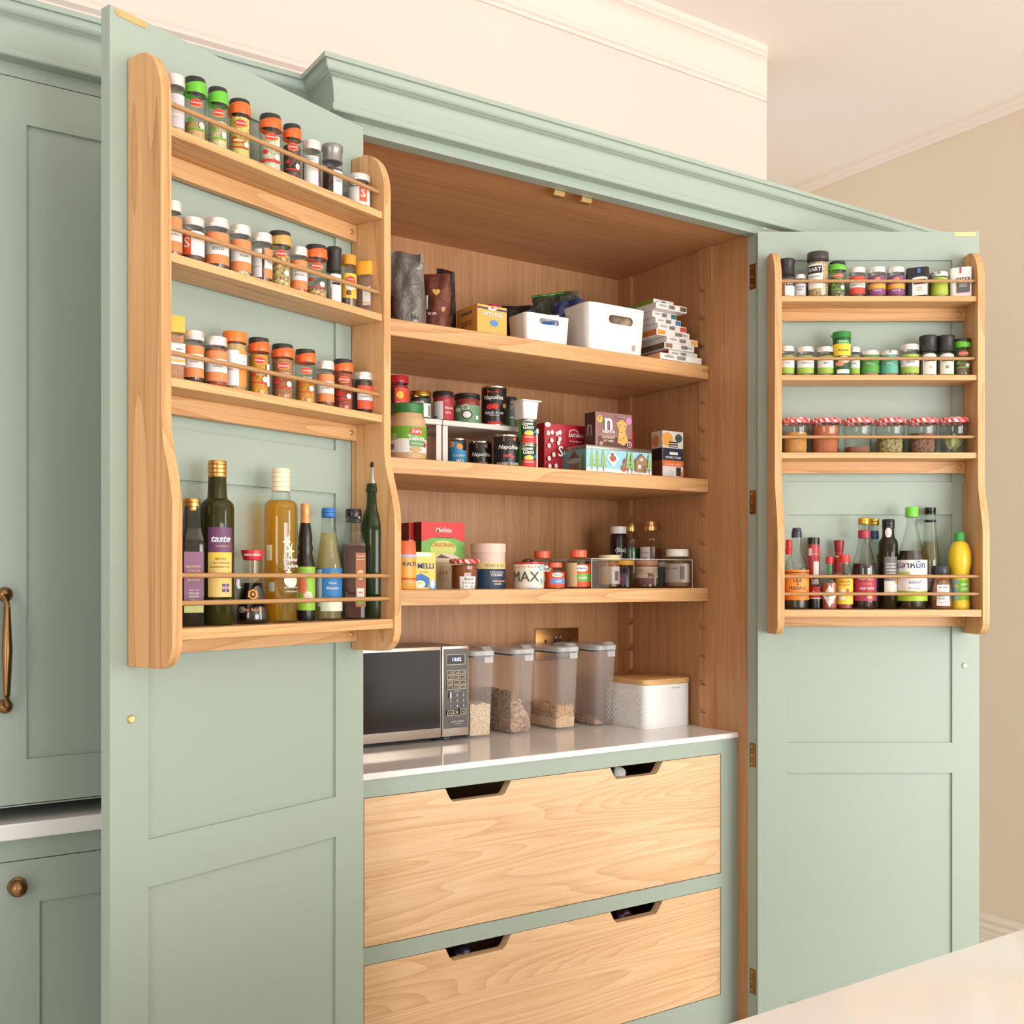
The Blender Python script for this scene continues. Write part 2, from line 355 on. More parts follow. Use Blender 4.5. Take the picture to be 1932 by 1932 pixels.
for X in (0.462, 0.531):
    prism('magnetic_catch', [(0.052, 2.0745), (0.052, 2.062), (0.056, 2.058), (0.072, 2.058), (0.076, 2.062), (0.076, 2.0745)], X - 0.013, X + 0.013, 0, BRASS, pan, smooth=30)

def door(D, zb, zt, W):
    def y(t): return D.sg * t
    bm = bmesh.new()
    def b(s0, s1, t0, t1, z0, z1, bev=0): bbox(bm, s0, s1, min(y(t0), y(t1)), max(y(t0), y(t1)), z0, z1, bev)
    s1, s2 = 0.066, W - 0.061
    b(0.0, s1, -0.02, 0, zb, zt); b(s2, W, -0.02, 0, zb, zt)
    for z0, z1 in ((zb, 0.322), (0.841, 0.909), (1.424, 1.497), (1.998, zt)): b(s1, s2, -0.02, 0, z0, z1, 0)
    d = finish(bm, 'door', GREEN, pan, loc=(D.O.x, D.O.y, 0), rotz=D.a)
    for z0, z1 in ((0.322, 0.841), (0.909, 1.424), (1.497, 1.998)):
        box('panel', s1, s2, min(y(-0.014), y(-0.005)), max(y(-0.014), y(-0.005)), z0, z1, GREEN, d)
    bm = bmesh.new(); n = 10; pts = []
    for i in range(n): a = -PI / 2 + PI * i / (n - 1); pts.append((W - 0.012 + 0.0045 * math.cos(a), zt - 0.006 + 0.0045 * math.sin(a)))
    for i in range(n): a = PI / 2 + PI * i / (n - 1); pts.append((W - 0.054 + 0.0045 * math.cos(a), zt - 0.006 + 0.0045 * math.sin(a)))
    pl = prism('strike_plate', pts, 0.0, y(0.0012), 1, BRASS, d)
    def disc(name, s, z, r, h, par, mat=BRASS):
        o = lathe(name, [(0, h), (r * 0.8, h), (r, h * 0.5), (r, 0)], mat, par, seg=16); o.matrix_local = Matrix.Translation((s, 0, z)) @ Matrix.Rotation(PI / 2 * (-D.sg), 4, 'X'); return o
    for s in (W - 0.0125, W - 0.0535): disc('screw', s, zt - 0.006, 0.0026, 0.0018, d)
    disc('bumper', W - 0.033, 1.083, 0.0058, 0.003, d)
    return d
door(NEAR, 0.226, 2.068, 0.493); door(FAR, 0.226, 2.062, 0.4995)

# drawer unit inside the pantry
un = frame('drawer_surround', XI0, XI1, 0.246, 0.9085, 0.048, 0.053, 0.0325, 0.074, 0.083, 0.105, GREEN, pan, cuts=((0.568, 0.600),))
DARK = plain((60, 44, 32), 0.6)
def cutout(x0, x1, zt, dz, inn):                    # trapezoid hand-hold in the top edge, rounded inner corners
    return [(x0, zt), (x0 + inn * 0.55, zt - dz * 0.7), (x0 + inn, zt - dz), (x0 + inn + 0.006, zt - dz), (x1 - inn - 0.004, zt - dz), (x1 - inn + 0.002, zt - dz * 0.86), (x1, zt)]
for zt, zb, seam in ((0.8745, 0.6015, 0.752), (0.5665, 0.3215, 0.470)):
    dr = thing('drawer', None, None); dr.parent = pan
    pts = [(0.0415, seam), (0.0415, zt)] + cutout(0.213, 0.365, zt, 0.027, 0.017) + cutout(0.618, 0.766, zt, 0.026, 0.017) + [(0.9405, zt), (0.9405, seam)]
    prism('drawer_board', pts, 0.084, 0.104, 1, OAKD[0], dr)
    box('drawer_board', 0.0415, 0.9405, 0.084, 0.104, zb, seam - 0.0002, OAKD[0], dr)
    bm = bmesh.new()
    for b in ((0.055, 0.067, 0.104, 0.46, zb + 0.01, zt - 0.03), (0.915, 0.927, 0.104, 0.46, zb + 0.01, zt - 0.03), (0.067, 0.915, 0.448, 0.46, zb + 0.01, zt - 0.03), (0.067, 0.915, 0.104, 0.448, zb + 0.01, zb + 0.02)): bbox(bm, *b)
    finish(bm, 'drawer_box', OAKI[0], dr)
QUARTZ = plain((246, 242, 240), 0.08, 0, 0.5)
tag(box('worktop', XI0 + 0.001, XI1 - 0.001, 0.078, 0.5118, 0.909, 0.9213, QUARTZ, bev=0.0012), 'thin white polished quartz worktop inside the pantry under the microwave', 'worktop')

# ---------------------------------------------------------------- the two door racks
def rack(D, sa, sb, wth, label):
    t = thing('spice_rack', label, 'rack', (D.O.x, D.O.y, 0), D.a, 'oak racks on the pantry doors')
    g = D.sg
    out = [(0.0006, 1.157), (0.070, 1.157)] + [(0.070 + 0.032 * math.sin(PI / 2 * i / 6), 1.189 - 0.032 * math.cos(PI / 2 * i / 6)) for i in range(1, 7)]
    for i in range(9):
        k = i / 8; s = k * k * (3 - 2 * k); out.append((0.102 - 0.024 * s, 1.372 + 0.128 * k))
    out += [(0.030 + 0.048 * math.cos(PI / 2 * i / 9), 1.930 + 0.073 * math.sin(PI / 2 * i / 9)) for i in range(10)] + [(0.0006, 2.003)]
    for s0 in (sa, sb - wth):
        prism('side_panel', [(g * a, z) for a, z in out], s0, s0 + wth, 0, OAKR[2], t, bev=0.0015)
    i0, i1 = sa + wth, sb - wth
    def yb(a, b): return (min(g * a, g * b), max(g * a, g * b))
    for zt, th, dp in ((1.8975, 0.012, 0.074), (1.725, 0.012, 0.074), (1.555, 0.0125, 0.074), (1.212, 0.0155, 0.099)):
        box('shelf', i0, i1, *yb(0.0006, dp), zt - th, zt, OAKR[0], t, 0.0006)
    for z0, z1 in ((1.858, 1.8855), (1.5155, 1.5425), (1.172, 1.1965)):
        bt = box('batten', i0, i1, *yb(0.0006, 0.014), z0, z1, OAKR[0], t, 0.0006)
        for s in (i0 + 0.012, i1 - 0.012):
            o = lathe('screw', [(0, 0.0022), (0.0036, 0.0016), (0.0046, 0)], BRASS, bt, seg=14); o.matrix_local = Matrix.Translation((s, g * 0.014, (z0 + z1) / 2)) @ Matrix.Rotation(PI / 2 * (-g), 4, 'X')
    for z, a in ((1.932, 0.066), (1.762, 0.066), (1.590, 0.066), (1.284, 0.089), (1.246, 0.089)):
        tube('rail', [(i0, g * a, z), (i1, g * a, z)], 0.0035, plain((180, 134, 86), 0.4), t, 12)
    return t
rack(NEAR, 0.014, 0.466, 0.016, 'oak four-shelf rack on the open door beside the microwave, the larger-looking of two')
rack(FAR, 0.019, 0.477, 0.015, 'oak four-shelf rack on the open door beside the beige wall')

# ---------------------------------------------------------------- cupboards beside the pantry
wc = thing('wall_cupboard', 'sage green panelled cupboard standing on the white worktop beside the pantry', 'cupboard')
YL = 0.123
frame('face_frame', -1.40, -0.0325, 0.922, 2.0865, 0.05, 0.035, 0.021, 0.002, YL, YL + 0.02, GREEN, wc, cuts=())
cornice(wc, -1.40, -0.0325, YL, 0.53, False, False)
bm = bmesh.new(); bbox(bm, -1.40, -1.385, YL + 0.02, 0.53, 0.924, 2.084); bbox(bm, -0.047, -0.0325, YL + 0.02, 0.53, 0.924, 2.084); bbox(bm, -1.385, -0.047, YL + 0.02, 0.53, 0.924, 0.94); bbox(bm, -1.385, -0.047, 0.515, 0.53, 0.94, 2.084)
finish(bm, 'carcass', GREEN, wc)
def panelled(parent, x0, x1, z0, z1, st, y, gap=0.0015):
    bm = bmesh.new(); x0 += gap; x1 -= gap; z0 += gap; z1 -= gap
    bbox(bm, x0, x0 + st, y, y + 0.02, z0, z1); bbox(bm, x1 - st, x1, y, y + 0.02, z0, z1)
    bbox(bm, x0 + st, x1 - st, y, y + 0.02, z0, z0 + st); bbox(bm, x0 + st, x1 - st, y, y + 0.02, z1 - st, z1)
    d = finish(bm, 'door', GREEN, parent); box('panel', x0 + st, x1 - st, y + 0.005, y + 0.014, z0 + st, z1 - st, GREEN, d); return d
d = panelled(wc, -0.594, -0.067, 0.924, 2.0655, 0.070, YL)
hx = -0.554
hd = tube('handle', [(hx, YL - 0.003, 1.255), (hx, YL - 0.018, 1.250), (hx, YL - 0.0255, 1.235), (hx, YL - 0.0275, 1.168), (hx, YL - 0.0255, 1.101), (hx, YL - 0.018, 1.086), (hx, YL - 0.003, 1.081)], 0.006, ABRASS, d, 14, [0.0062, 0.0060, 0.0050, 0.0078, 0.0050, 0.0060, 0.0062])
for z in (1.255, 1.081):
    o = lathe('handle_rose', [(0, 0.017), (0.006, 0.016), (0.0105, 0.011), (0.0115, 0.006), (0.010, 0.002), (0.010, 0)], ABRASS, d, seg=20); o.matrix_local = Matrix.Translation((hx, YL, z)) @ Matrix.Rotation(PI / 2, 4, 'X')
panelled(wc, -1.35, -0.597, 0.924, 2.0655, 0.070, YL)
tag(box('worktop', -1.42, -0.0325, 0.103, 0.529, 0.874, 0.8995, QUARTZ, bev=0.0025, seg=2), 'white stone worktop between the green wall cupboard and base cupboard', 'worktop')
bc = thing('base_cupboard', 'sage green base cupboard with a round brass knob under the white worktop', 'cupboard')
frame('face_frame', -1.40, -0.0325, 0.0, 0.8735, 0.05, 0.035, 0.036, 0.12, YL, YL + 0.02, GREEN, bc)
bm = bmesh.new(); bbox(bm, -1.40, -1.385, YL + 0.02, 0.53, 0.0, 0.8735); bbox(bm, -0.047, -0.0325, YL + 0.02, 0.53, 0.0, 0.8735); bbox(bm, -1.385, -0.047, 0.515, 0.53, 0.0, 0.8735); bbox(bm, -1.385, -0.047, YL + 0.02, 0.515, 0.10, 0.12)
finish(bm, 'carcass', GREEN, bc)
d = panelled(bc, -0.573, -0.067, 0.12, 0.8375, 0.068, YL)
o = lathe('knob', [(0, 0.0255), (0.006, 0.0248), (0.0115, 0.021), (0.0135, 0.0155), (0.0115, 0.010), (0.0065, 0.0068), (0.0065, 0.004), (0.0135, 0.003), (0.0145, 0)], ABRASS, d, seg=28); o.matrix_local = Matrix.Translation((-0.536, YL, 0.797)) @ Matrix.Rotation(PI / 2, 4, 'X')
panelled(bc, -1.35, -0.576, 0.12, 0.8375, 0.068, YL)
sc_ = thing('end_cupboard', 'green end cupboard mostly hidden behind the open door near the beige wall', 'cupboard')
bm = bmesh.new(); bbox(bm, 1.0165, 1.56, F + 0.0005, 0.505, 0.0, 2.0835); finish(bm, 'carcass', GREEN, sc_)
d = panelled(sc_, 1.05, 1.53, 0.226, 2.06, 0.066, F - 0.019); 
isl = thing('kitchen_island', 'kitchen island with a pale stone top in front of the pantry', 'island')
box('island_top', -0.42, 0.85, -1.85, -1.032, 0.872, 0.900, plain((254, 250, 246), 0.14), isl, 0.003, 2, 30)
box('island_base', -0.37, 0.80, -1.80, -1.085, 0.0, 0.872, GREEN, isl)

# ---------------------------------------------------------------- placing things by where they stand
ROWZ = {1: 1.898, 2: 1.7255, 3: 1.5555, 4: 1.2125}
SHZ = {1: 1.7883, 2: 1.5173, 3: 1.2573, 0: 0.9215}
def place(pl, cx, Y=None):
    """shelf code + column of the photograph -> x, y, z of the standing place and distance from the viewer"""
    k, row = pl[0], int(pl[1])
    if k in 'NF':
        D = NEAR if k == 'N' else FAR; t = Y if Y is not None else (0.037 if row < 4 else 0.047)
        s = D.col(cx, t); p = D.world(s, t); z = ROWZ[row]
    else:
        q = at_y(cx, 1000, Y); p = Vector((q.x, q.y)); z = SHZ[row]
    return p.x, p.y, z, depth(p.x, p.y)
def rad(w, px): return w * px / FPX / 2
def top_z(w, r, py):
    v = (HY - py) / FPX; return CAM.z + v * (w - r if v > 0 else w + r)
def prof_r(prof, z):
    for (r0, z0), (r1, z1) in zip(prof, prof[1:]):
        if z0 <= z <= z1 and z1 > z0: return r0 + (r1 - r0) * (z - z0) / (z1 - z0)
    return max(p[0] for p in prof)
def printer(prof, R, h, sq=0, lift=0.0):
    """print on a turned body; u in fractions of R (angle in radians on a round body), z in fractions of h"""
    def f(u, z, l):
        r = prof_r(prof, z * h) + l + lift
        if sq: return (u * R, -(r + 0.0002), z * h)
        return (r * math.sin(u), -r * math.cos(u), z * h)
    return Print(f, 9.0 if sq else 0.16)
def boxprinter(w, d, h):                            # print on the front face of a carton; u from -1 to 1, z from 0 to 1
    return Print(lambda u, z, l: (u * w / 2, -d / 2 - l, z * h), 9.0)
def do_print(P, spec, parent):
    """spec: list of ('r',u0,u1,z0,z1,col) ('e',u,z,ru,rz,col) ('p',[(u,z)..],col) ('t',text,u,z,width,col[,bold,shear]) """
    L = [s for s in spec if s[0] != 't']; T = [s for s in spec if s[0] == 't']; lb = parent
    if L:
        for s in L:
            if s[0] == 'r': P.rect(*s[1:])
            elif s[0] == 'e': P.ell(*s[1:])
            else: P.poly(*s[1:])
        lb = P.build('label', parent)
    if T:
        Q = Print(P.f, P.du); Q.lift = P.lift + 0.0001
        for s in T:
            t, u, z, wd, col = s[1:6]; bold = (s[6] * 0.32) if len(s) > 6 else 0.004; sh = s[7] if len(s) > 7 else 0.0
            p, fc = text_polys(t, 1.0, bold, sh); xs = [a for a, b in p]; span = (max(xs) - min(xs)) or 1; mx = (max(xs) + min(xs)) / 2
            k = wd / span; kz = k * P.asp
            Q.add([(u + (a - mx) * k, z + b * kz) for a, b in p], fc, col); Q.lift += 0.00006
        Q.build('lettering', lb)
GL = glass(); CLR = glass((248, 250, 248), 0.04)
PALE = (232, 226, 220)
def setup(pl, cx, wpx, top, name, label, cat, group, Y=None, turn=0.0, hm=None):
    x, y, z, w = place(pl, cx, Y); R = rad(w, wpx)
    if pl[0] in 'NF' and name != 'jam_jar':          # keep clear of the door and of the rail
        Y0 = Y if Y is not None else (0.037 if int(pl[1]) < 4 else 0.047); lim = 0.0622 if int(pl[1]) < 4 else 0.0850
        Y = max(R + 0.001, min(Y0, lim - R)); x, y, z, w = place(pl, cx, Y); R = rad(w, wpx)
    h = (hm if hm else top_z(w, R, top) - z)
    rot = math.atan2(CAM.y - y, CAM.x - x) + PI / 2 + turn
    return thing(name, label, cat, (x, y, z), rot, group), R, h
def filling(t, R, h, lv, col, name='contents', sq=0, r=0.90, var=0.22, z0=0.03):
    prof = [(0, z0 * h), (R * r * 0.94, z0 * h), (R * r, z0 * h + 0.003), (R * r, lv * h - 0.001), (R * r * 0.8, lv * h), (0, lv * h + 0.0006)]
    return lathe(name, prof, plain(col, 0.8, var=var), t, 20, sq)
def bands(c1, c2, c3, z0=0.20, z1=0.66, a=1.35, off=0.1):
    """label of three bands: coloured, white, coloured"""
    d = z1 - z0; return [('r', off - a, off + a, z0, z1, c2), ('r', off - a, off + a, z0, z0 + 0.30 * d, c3), ('r', off - a, off + a, z1 - 0.27 * d, z1, c1)]
def spice(pl, cx, wpx, top, label, grp, fill, lv, spec, lid=TIN, name='spice_jar', Y=None, turn=0.0, gl=None, fv=0.25):
    """round glass jar with a screw neck and a metal lid"""
    t, R, h = setup(pl, cx, wpx, top, name, label, 'jar', grp, Y, turn)
    prof = [(0, 0), (R * .9, 0), (R * .97, .02 * h), (R * .97, .70 * h), (R * .93, .76 * h), (R * .90, .79 * h), (R * .90, .90 * h)]
    lathe('glass_body', prof, gl or GL, t, 28)
    lathe('lid', [(R * .80, .828 * h), (R * .92, .825 * h), (R * .97, .83 * h), (R * .97, .87 * h), (R * .99, .88 * h), (R * .97, .90 * h), (R * .97, .985 * h), (R * .94, h), (0, h)], lid, t, 32)
    if fill: filling(t, R, h, lv, fill, var=fv)
    P = printer(prof, R, h); P.asp = R / h; do_print(P, spec, t); return t
def flip(pl, cx, wpx, top, label, grp, fill, lv, cap, accent, spec, Y=None, turn=0.0, ph=0.0, fv=0.25, cz=0.775):
    """tall spice shaker: waisted glass, coloured collar with a wavy black flip top"""
    t, R, h = setup(pl, cx, wpx, top, 'spice_shaker', label, 'jar', grp, Y, turn)
    prof = [(0, 0), (R * .88, 0), (R * .95, .02 * h), (R * .96, .12 * h), (R * .92, .50 * h), (R * .955, .68 * h), (R * .96, .785 * h), (R * .85, .79 * h), (R * .85, .80 * h)]
    lathe('glass_body', prof, GL, t, 28)
    filling(t, R, h, lv, fill, r=0.86, var=fv)
    n = 3
    lathe('collar', [(R * .94, cz * h - .009 * h), (R * .975, cz * h - .01 * h), (R, cz * h), (R * .985, .90 * h), (R * .95, .915 * h)], plain(cap, 0.3), t, 32, zfun=lambda i, a, z: z + (0.028 * h * math.sin(a + ph) if i >= 3 else 0))
    lathe('flip_lid', [(R * .90, .84 * h), (R * .93, .97 * h), (R * .88, h), (0, h * 1.0)], plain((44, 40, 38), 0.4), t, 32)
    red = (214, 52, 40); base = [('e', 0.12, .60, .62, .062, (240, 170, 60)), ('e', 0.12, .605, .58, .052, red)]
    ring = [('r', -0.75, 0.95, .22, .245, accent), ('e', -0.45, .36, .25, .035, accent), ('e', 0.62, .29, .26, .05, (238, 232, 226))]
    P = printer(prof, R, h); P.asp = R / h
    do_print(P, base + (ring if spec is None or not any(s[0] == 'x' for s in spec) else []) + [s for s in (spec or []) if s[0] != 'x'] + [('t', 'Schwartz', 0.12, .603, .95, (255, 248, 240), 0.03, 0.25)], t); return t
def grinder(pl, cx, wpx, top, label, grp, fill, spec, Y=None, turn=0.0, cz=.60):
    """glass body under a tall ribbed black grinder head"""
    t, R, h = setup(pl, cx, wpx, top, 'spice_grinder', label, 'grinder', grp, Y, turn)
    prof = [(0, 0), (R * .9, 0), (R * .96, .02 * h), (R * .96, (cz - .06) * h), (R * .84, cz * h)]
    lathe('glass_body', prof, GL, t, 26); filling(t, R, h, cz - .12, fill, r=.88)
    bk = plain((38, 34, 34), 0.45)
    lathe('grinder_head', [(R * .75, (cz - .01) * h), (R * .9, (cz - .01) * h), (R * .98, cz * h), (R * .95, (cz + .05) * h), (R * .93, (cz + .07) * h), (R * .93, .88 * h), (R * .99, .90 * h), (R, .985 * h), (R * .95, h), (0, h)], bk, t, 26)
    P = printer(prof, R, h); P.asp = R / h; do_print(P, spec, t); return t
def bart(z0, z1, zb, off=0.2, a=0.8):
    return [('r', off - a, off + a, z0, z1, (236, 230, 224)), ('r', off - a * .8, off + a * .8, zb - .045, zb + .045, (30, 28, 28)), ('e', off, zb + .04, a * .8, .02, (30, 28, 28)), ('t', 'BART', off, zb, a * 1.25, (245, 240, 234), .035)]
def jamjar(pl, cx, wpx, top, label, grp, fill, lv, Y=None, spec=(), gl=None, fv=0.3, name='jam_jar'):
    """faceted jam jar with a red gingham lid"""
    t, R, h = setup(pl, cx, wpx, top, name, label, 'jar', grp, Y)
    prof = [(0, 0), (R * .80, 0), (R * .86, .03 * h), (R * .89, .54 * h), (R * .94, .62 * h), (R * .94, .76 * h), (R * .88, .82 * h), (R * .88, .88 * h)]
    bm = bmesh.new(); lathe_bm(bm, prof[:4], 12); lathe_bm(bm, prof[3:], 36); finish(bm, 'glass_body', gl or GL, t, 18)
    if fill: filling(t, R, h, lv, fill, r=.81, var=fv)
    lathe('lid', [(R * .84, .848 * h), (R * .90, .845 * h), (R * .98, .85 * h), (R, .88 * h), (R * .99, .95 * h), (R * .95, .985 * h), (R * .80, h), (0, h)], gingham(), t, 40)
    if spec: P = printer(prof, R, h); P.asp = R / h; do_print(P, list(spec), t)
    return t
def bottle(pl, cx, wpx, top, label, grp, prof, cap, capmat, liquid, lv, spec, Y=None, turn=0.0, sq=0, body=None, name='sauce_bottle', cat='bottle', dy=1.0, pf=0, lr=.92, extra=None):
    """turned bottle; prof and cap in fractions of radius and height; liquid = material filling it to level lv"""
    if name == 'sauce_bottle':
        name = next((n for k, n in ((' oil ', 'oil_bottle'), ('vinegar', 'vinegar_bottle'), ('cordial', 'cordial_bottle'), ('juice', 'juice_bottle'), ('syrup', 'syrup_bottle')) if k in label), name)
    t, R, h = setup(pl, cx, wpx, top, name, label, cat, grp, Y, turn)
    pr = [(a * R, b * h) for a, b in prof]
    lathe('glass_body', pr, body or GL, t, 40 if sq else 28, sq, dy=dy)
    if liquid is not None:
        lp = [(0, .012 * h)] + [(max(0.0, a * lr), max(b, .012 * h)) for a, b in pr if a > 0 and b < lv * h] + [(prof_r(pr, lv * h) * lr, lv * h), (0, lv * h)]
        lathe('liquid', lp, liquid, t, 40 if sq else 24, sq, dy=dy)
    if cap: lathe('cap', [(a * R, b * h) for a, b in cap], capmat, t, 26)
    if extra: extra(t, R, h)
    if spec: P = printer(pr, R, h, sq); P.asp = R / h; do_print(P, spec, t)
    return t
def can(pl, cx, wpx, top, label, grp, body, spec, Y, z_add=0.0, name='food_tin', hm=None):
    t, R, h = setup(pl, cx, wpx, top, name, label, 'tin', grp, Y, hm=hm)
    t.location.z += z_add; rimm = plain((214, 208, 200), .25, 1.0)
    lathe('can_body', [(0, .004), (R * .95, .004), (R * .95, .008), (R * .97, .010), (R * .97, h - .006), (R * .95, h - .004)], plain(body, .3), t, 32)
    for k, zz in enumerate((0, h - .005)):
        lathe('rim', [(R * .93, zz + .002), (R * .96, zz), (R, zz + .001), (R, zz + .004), (R * .96, zz + .005), (R * .92, zz + .003)] + ([(0, zz + .002)] if k else []), rimm, t, 32)
    prof = [(R * .97, 0), (R * .97, h)]; P = printer(prof, R, h); P.asp = R / h; do_print(P, spec, t); return t
def carton(sh, Y, xl, xr, xback, topy, name, label, cat, mat, spec, grp=None, side=(), z=None, turn=0.0, bev=.0006, dmin=None):
    """carton standing square to the shelf: front edge columns xl, xr on the plane y = Y, back edge column xback of its visible side"""
    A = at_y(xl, 1000, Y); B = at_y(xr, 1000, Y); z0 = SHZ[sh] if z is None else z
    yb = at_x(xback, 1000, A.x).y; d = max(yb - Y, dmin or 0.004); w = B.x - A.x
    h = CAM.z + (HY - topy) / FPX * depth(A.x, Y) - z0
    t = thing(name, label, cat, ((A.x + B.x) / 2, Y + d / 2, z0), turn, grp)
    box('carton_body', -w / 2, w / 2, -d / 2, d / 2, 0, h, mat, t, bev)
    P = boxprinter(w, d, h); P.asp = (w / 2) / h; do_print(P, spec, t)
    if side:
        Q = Print(lambda u, zz, l: (-w / 2 - l, -u * d / 2, zz * h), 9.0); Q.asp = (d / 2) / h; do_print(Q, list(side), t)
    return t, w, d, h
def liq(col, op=0.5, rough=0.1):
    key = ('l', tuple(col), op)
    if key in MATS: return MATS[key]
    m, nt, out = new_mat('liquid')
    tr = N(nt, 'BsdfTransparent', {'Color': lin(col)}); b = N(nt, 'BsdfPrincipled', {'Base Color': lin(col), 'Roughness': rough})
    mx = N(nt, 'MixShader', {0: op, 1: tr.outputs[0], 2: b.outputs[0]}); nt.links.new(mx.outputs[0], out.inputs['Surface']); MATS[key] = m; return m

# ---------------------------------------------------------------- jars on the rack beside the microwave (near rack)
W1 = (240, 234, 230); OR = (240, 140, 84); OR2 = (228, 92, 48); GN = (122, 190, 60); CO = (238, 104, 40); INK = (70, 66, 66)
CG = (104, 190, 50)
g = 'spice jars on the top shelf of the microwave-side rack'
M = 'microwave-side rack top shelf'
spice('N1', 331, 36, 137, 'silver-lidded jar with pale lilac label, first on microwave-side rack top shelf', g, (226, 196, 150), .22, [('r', -.9, 1.1, .16, .68, (216, 206, 212)), ('r', -.9, 1.1, .34, .50, W1), ('t', 'GRANULES', .35, .44, .9, INK)])
flip('N1', 368, 42, 141, 'green-collared shaker with sandy ground contents beside lilac-label jar, microwave-side rack top shelf', g, (214, 172, 116), .35, CG, GN, [('t', 'GINGER', .15, .40, .8, W1)])
flip('N1', 411, 39, 161, 'green-collared shaker of coarse cream flakes, second green one on microwave-side rack top shelf', g, (232, 210, 160), .50, CG, GN, [('t', 'GARLIC', .15, .42, .8, (70, 110, 50))], ph=.5)
flip('N1', 452, 42, 183, 'orange-collared shaker full of pale yellow powder, microwave-side rack top shelf', g, (244, 208, 110), .72, CO, (206, 60, 44), [('t', 'MUSTARD', .2, .46, .8, (190, 60, 40)), ('e', -.1, .33, .7, .035, (206, 70, 50)), ('e', -.1, .335, .55, .022, (244, 214, 130))], ph=1.0)
flip('N1', 510, 43, 211, 'orange-collared shaker of cream-white salt standing apart on microwave-side rack top shelf', g, (244, 226, 196), .66, CO, (220, 50, 40), [('r', -1.0, 1.1, .20, .235, (214, 60, 48)), ('t', 'SALT', .2, .45, .55, (120, 100, 90)), ('t', 'GARLIC', -.1, .29, .9, (250, 240, 230))])
flip('N1', 551, 36, 231, 'orange-collared shaker of dark whole cloves, microwave-side rack top shelf', g, (84, 48, 38), .66, CO, (214, 56, 44), [('t', 'CLOVES', .2, .45, .9, (250, 244, 240))], fv=.6)
spice('N1', 588, 36, 262, 'silver-lidded jar of pink peppercorns with plain white back label, microwave-side rack top shelf', g, (150, 66, 60), .60, [('r', -.9, .75, .10, .60, W1), ('r', -.9, .75, .60, .68, (226, 222, 220)), ('t', 'whole pink', -.1, .64, .9, INK), ('t', 'peppercorns', -.1, .60, .9, INK)], fv=.5)
grinder('N1', 627, 40, 268, 'glass grinder of dark star anise with tall grey cap, microwave-side rack top shelf', g, (70, 44, 38), [('r', .1, 1.2, .06, .52, W1), ('t', 'STAR', .6, .40, .5, INK), ('t', 'ANISE', .6, .33, .6, INK)], cz=.70).children[2].data.materials[0] = plain((150, 146, 146), .35, .7)
spice('N1', 677, 44, 325, 'short silver-lidded jar with orange S block, end of microwave-side rack top shelf', g, (236, 216, 170), .30, [('r', -1.0, 1.2, .14, .62, W1), ('r', .05, .75, .22, .66, OR2), ('t', 'S', .4, .44, .42, (250, 240, 230), .05)])
g = 'spice jars on the second shelf of the microwave-side rack'
T3 = lambda a, b, c=OR, off=.15, w=1.0: bands(OR, W1, c, .14, .72, 1.25, off) + [('t', a, off + .1, .50, w, INK)] + ([('t', b, off + .1, .42, w * .8, INK)] if b else [])
spice('N2', 325, 36, 376, 'silver-lidded jar reading green allspice, first on microwave-side rack second shelf', g, (170, 110, 84), .74, T3('GREEN', 'ALLSPICE'))
spice('N2', 363, 45, 407, 'star anise jar with orange S block on white label, microwave-side rack second shelf', g, (92, 56, 44), .45, [('r', -.9, 1.35, .20, .70, W1), ('r', -.85, -.1, .20, .70, OR2), ('t', 'S', -.45, .44, .5, W1, .05), ('t', 'STAR', .35, .62, .5, INK), ('t', 'ANISE', .35, .55, .6, INK)], fv=.5)
spice('N2', 409, 47, 408, 'orange and white banded jar reading nigella seeds', g, (60, 52, 54), .62, T3('NIGELLA', 'SEEDS', OR, 0, 1.2), fv=.6)
spice('N2', 453, 41, 422, 'orange and white banded jar reading cardamom pods', g, (206, 196, 138), .66, T3('CARDAMOM', 'PODS', OR, .3), fv=.35)
spice('N2', 494, 40, 437, 'orange-banded jar turned to show its white side label, after cardamom', g, (84, 60, 54), .66, [('r', -1.2, .0, .14, .68, (226, 224, 224)), ('r', .25, 1.3, .14, .70, W1), ('r', .25, 1.3, .14, .32, OR), ('r', .25, 1.3, .54, .70, OR), ('t', 'TARKA', .8, .44, .6, INK), ('t', 'best before end', -.6, .34, .9, INK)])
flip('N2', 528, 44, 433, 'gold-collared shaker of pale cinnamon quills, black top', g, (196, 164, 110), .60, (200, 160, 90), (180, 150, 90), [('t', 'STICKS', .3, .45, .8, W1)], fv=.5)
spice('N2', 564, 33, 464, 'orange-banded jar reading cinnamon sticks', g, (190, 106, 70), .70, T3('CINNAMON', 'STICKS', OR, 0, 1.3))
flip('N2', 596, 43, 459, 'orange-collared clear shaker a third full of coriander seeds', g, (196, 150, 96), .22, CO, (214, 60, 44), [('t', 'TOASTED', -.1, .42, .9, W1)], fv=.5)
grinder('N2', 630, 29, 464, 'black-headed grinder with white label on microwave-side rack second shelf', g, (206, 200, 196), [('r', -.3, 1.2, .06, .50, W1)] + bart(.30, .54, .40, .35, .8)[0:1] + [('r', -.2, .95, .36, .46, (30, 28, 28)), ('t', 'BART', .38, .41, 1.0, (250, 246, 240), .035)])
spice('N2', 658, 29, 479, 'amber-lidded nutmeg jar with yellow label', g, (120, 88, 70), .26, [('r', -1.3, 1.4, .22, .66, (250, 196, 70)), ('e', .3, .54, .7, .07, (226, 60, 44)), ('e', .3, .43, .75, .07, (250, 244, 236)), ('t', 'NUTMEG', .3, .44, .9, (120, 70, 40)), ('e', 0, .31, .35, .05, (130, 80, 50)), ('t', 'Schwartz', .3, .55, 1.0, W1, .02, .2)], lid=plain((226, 148, 40), .35))
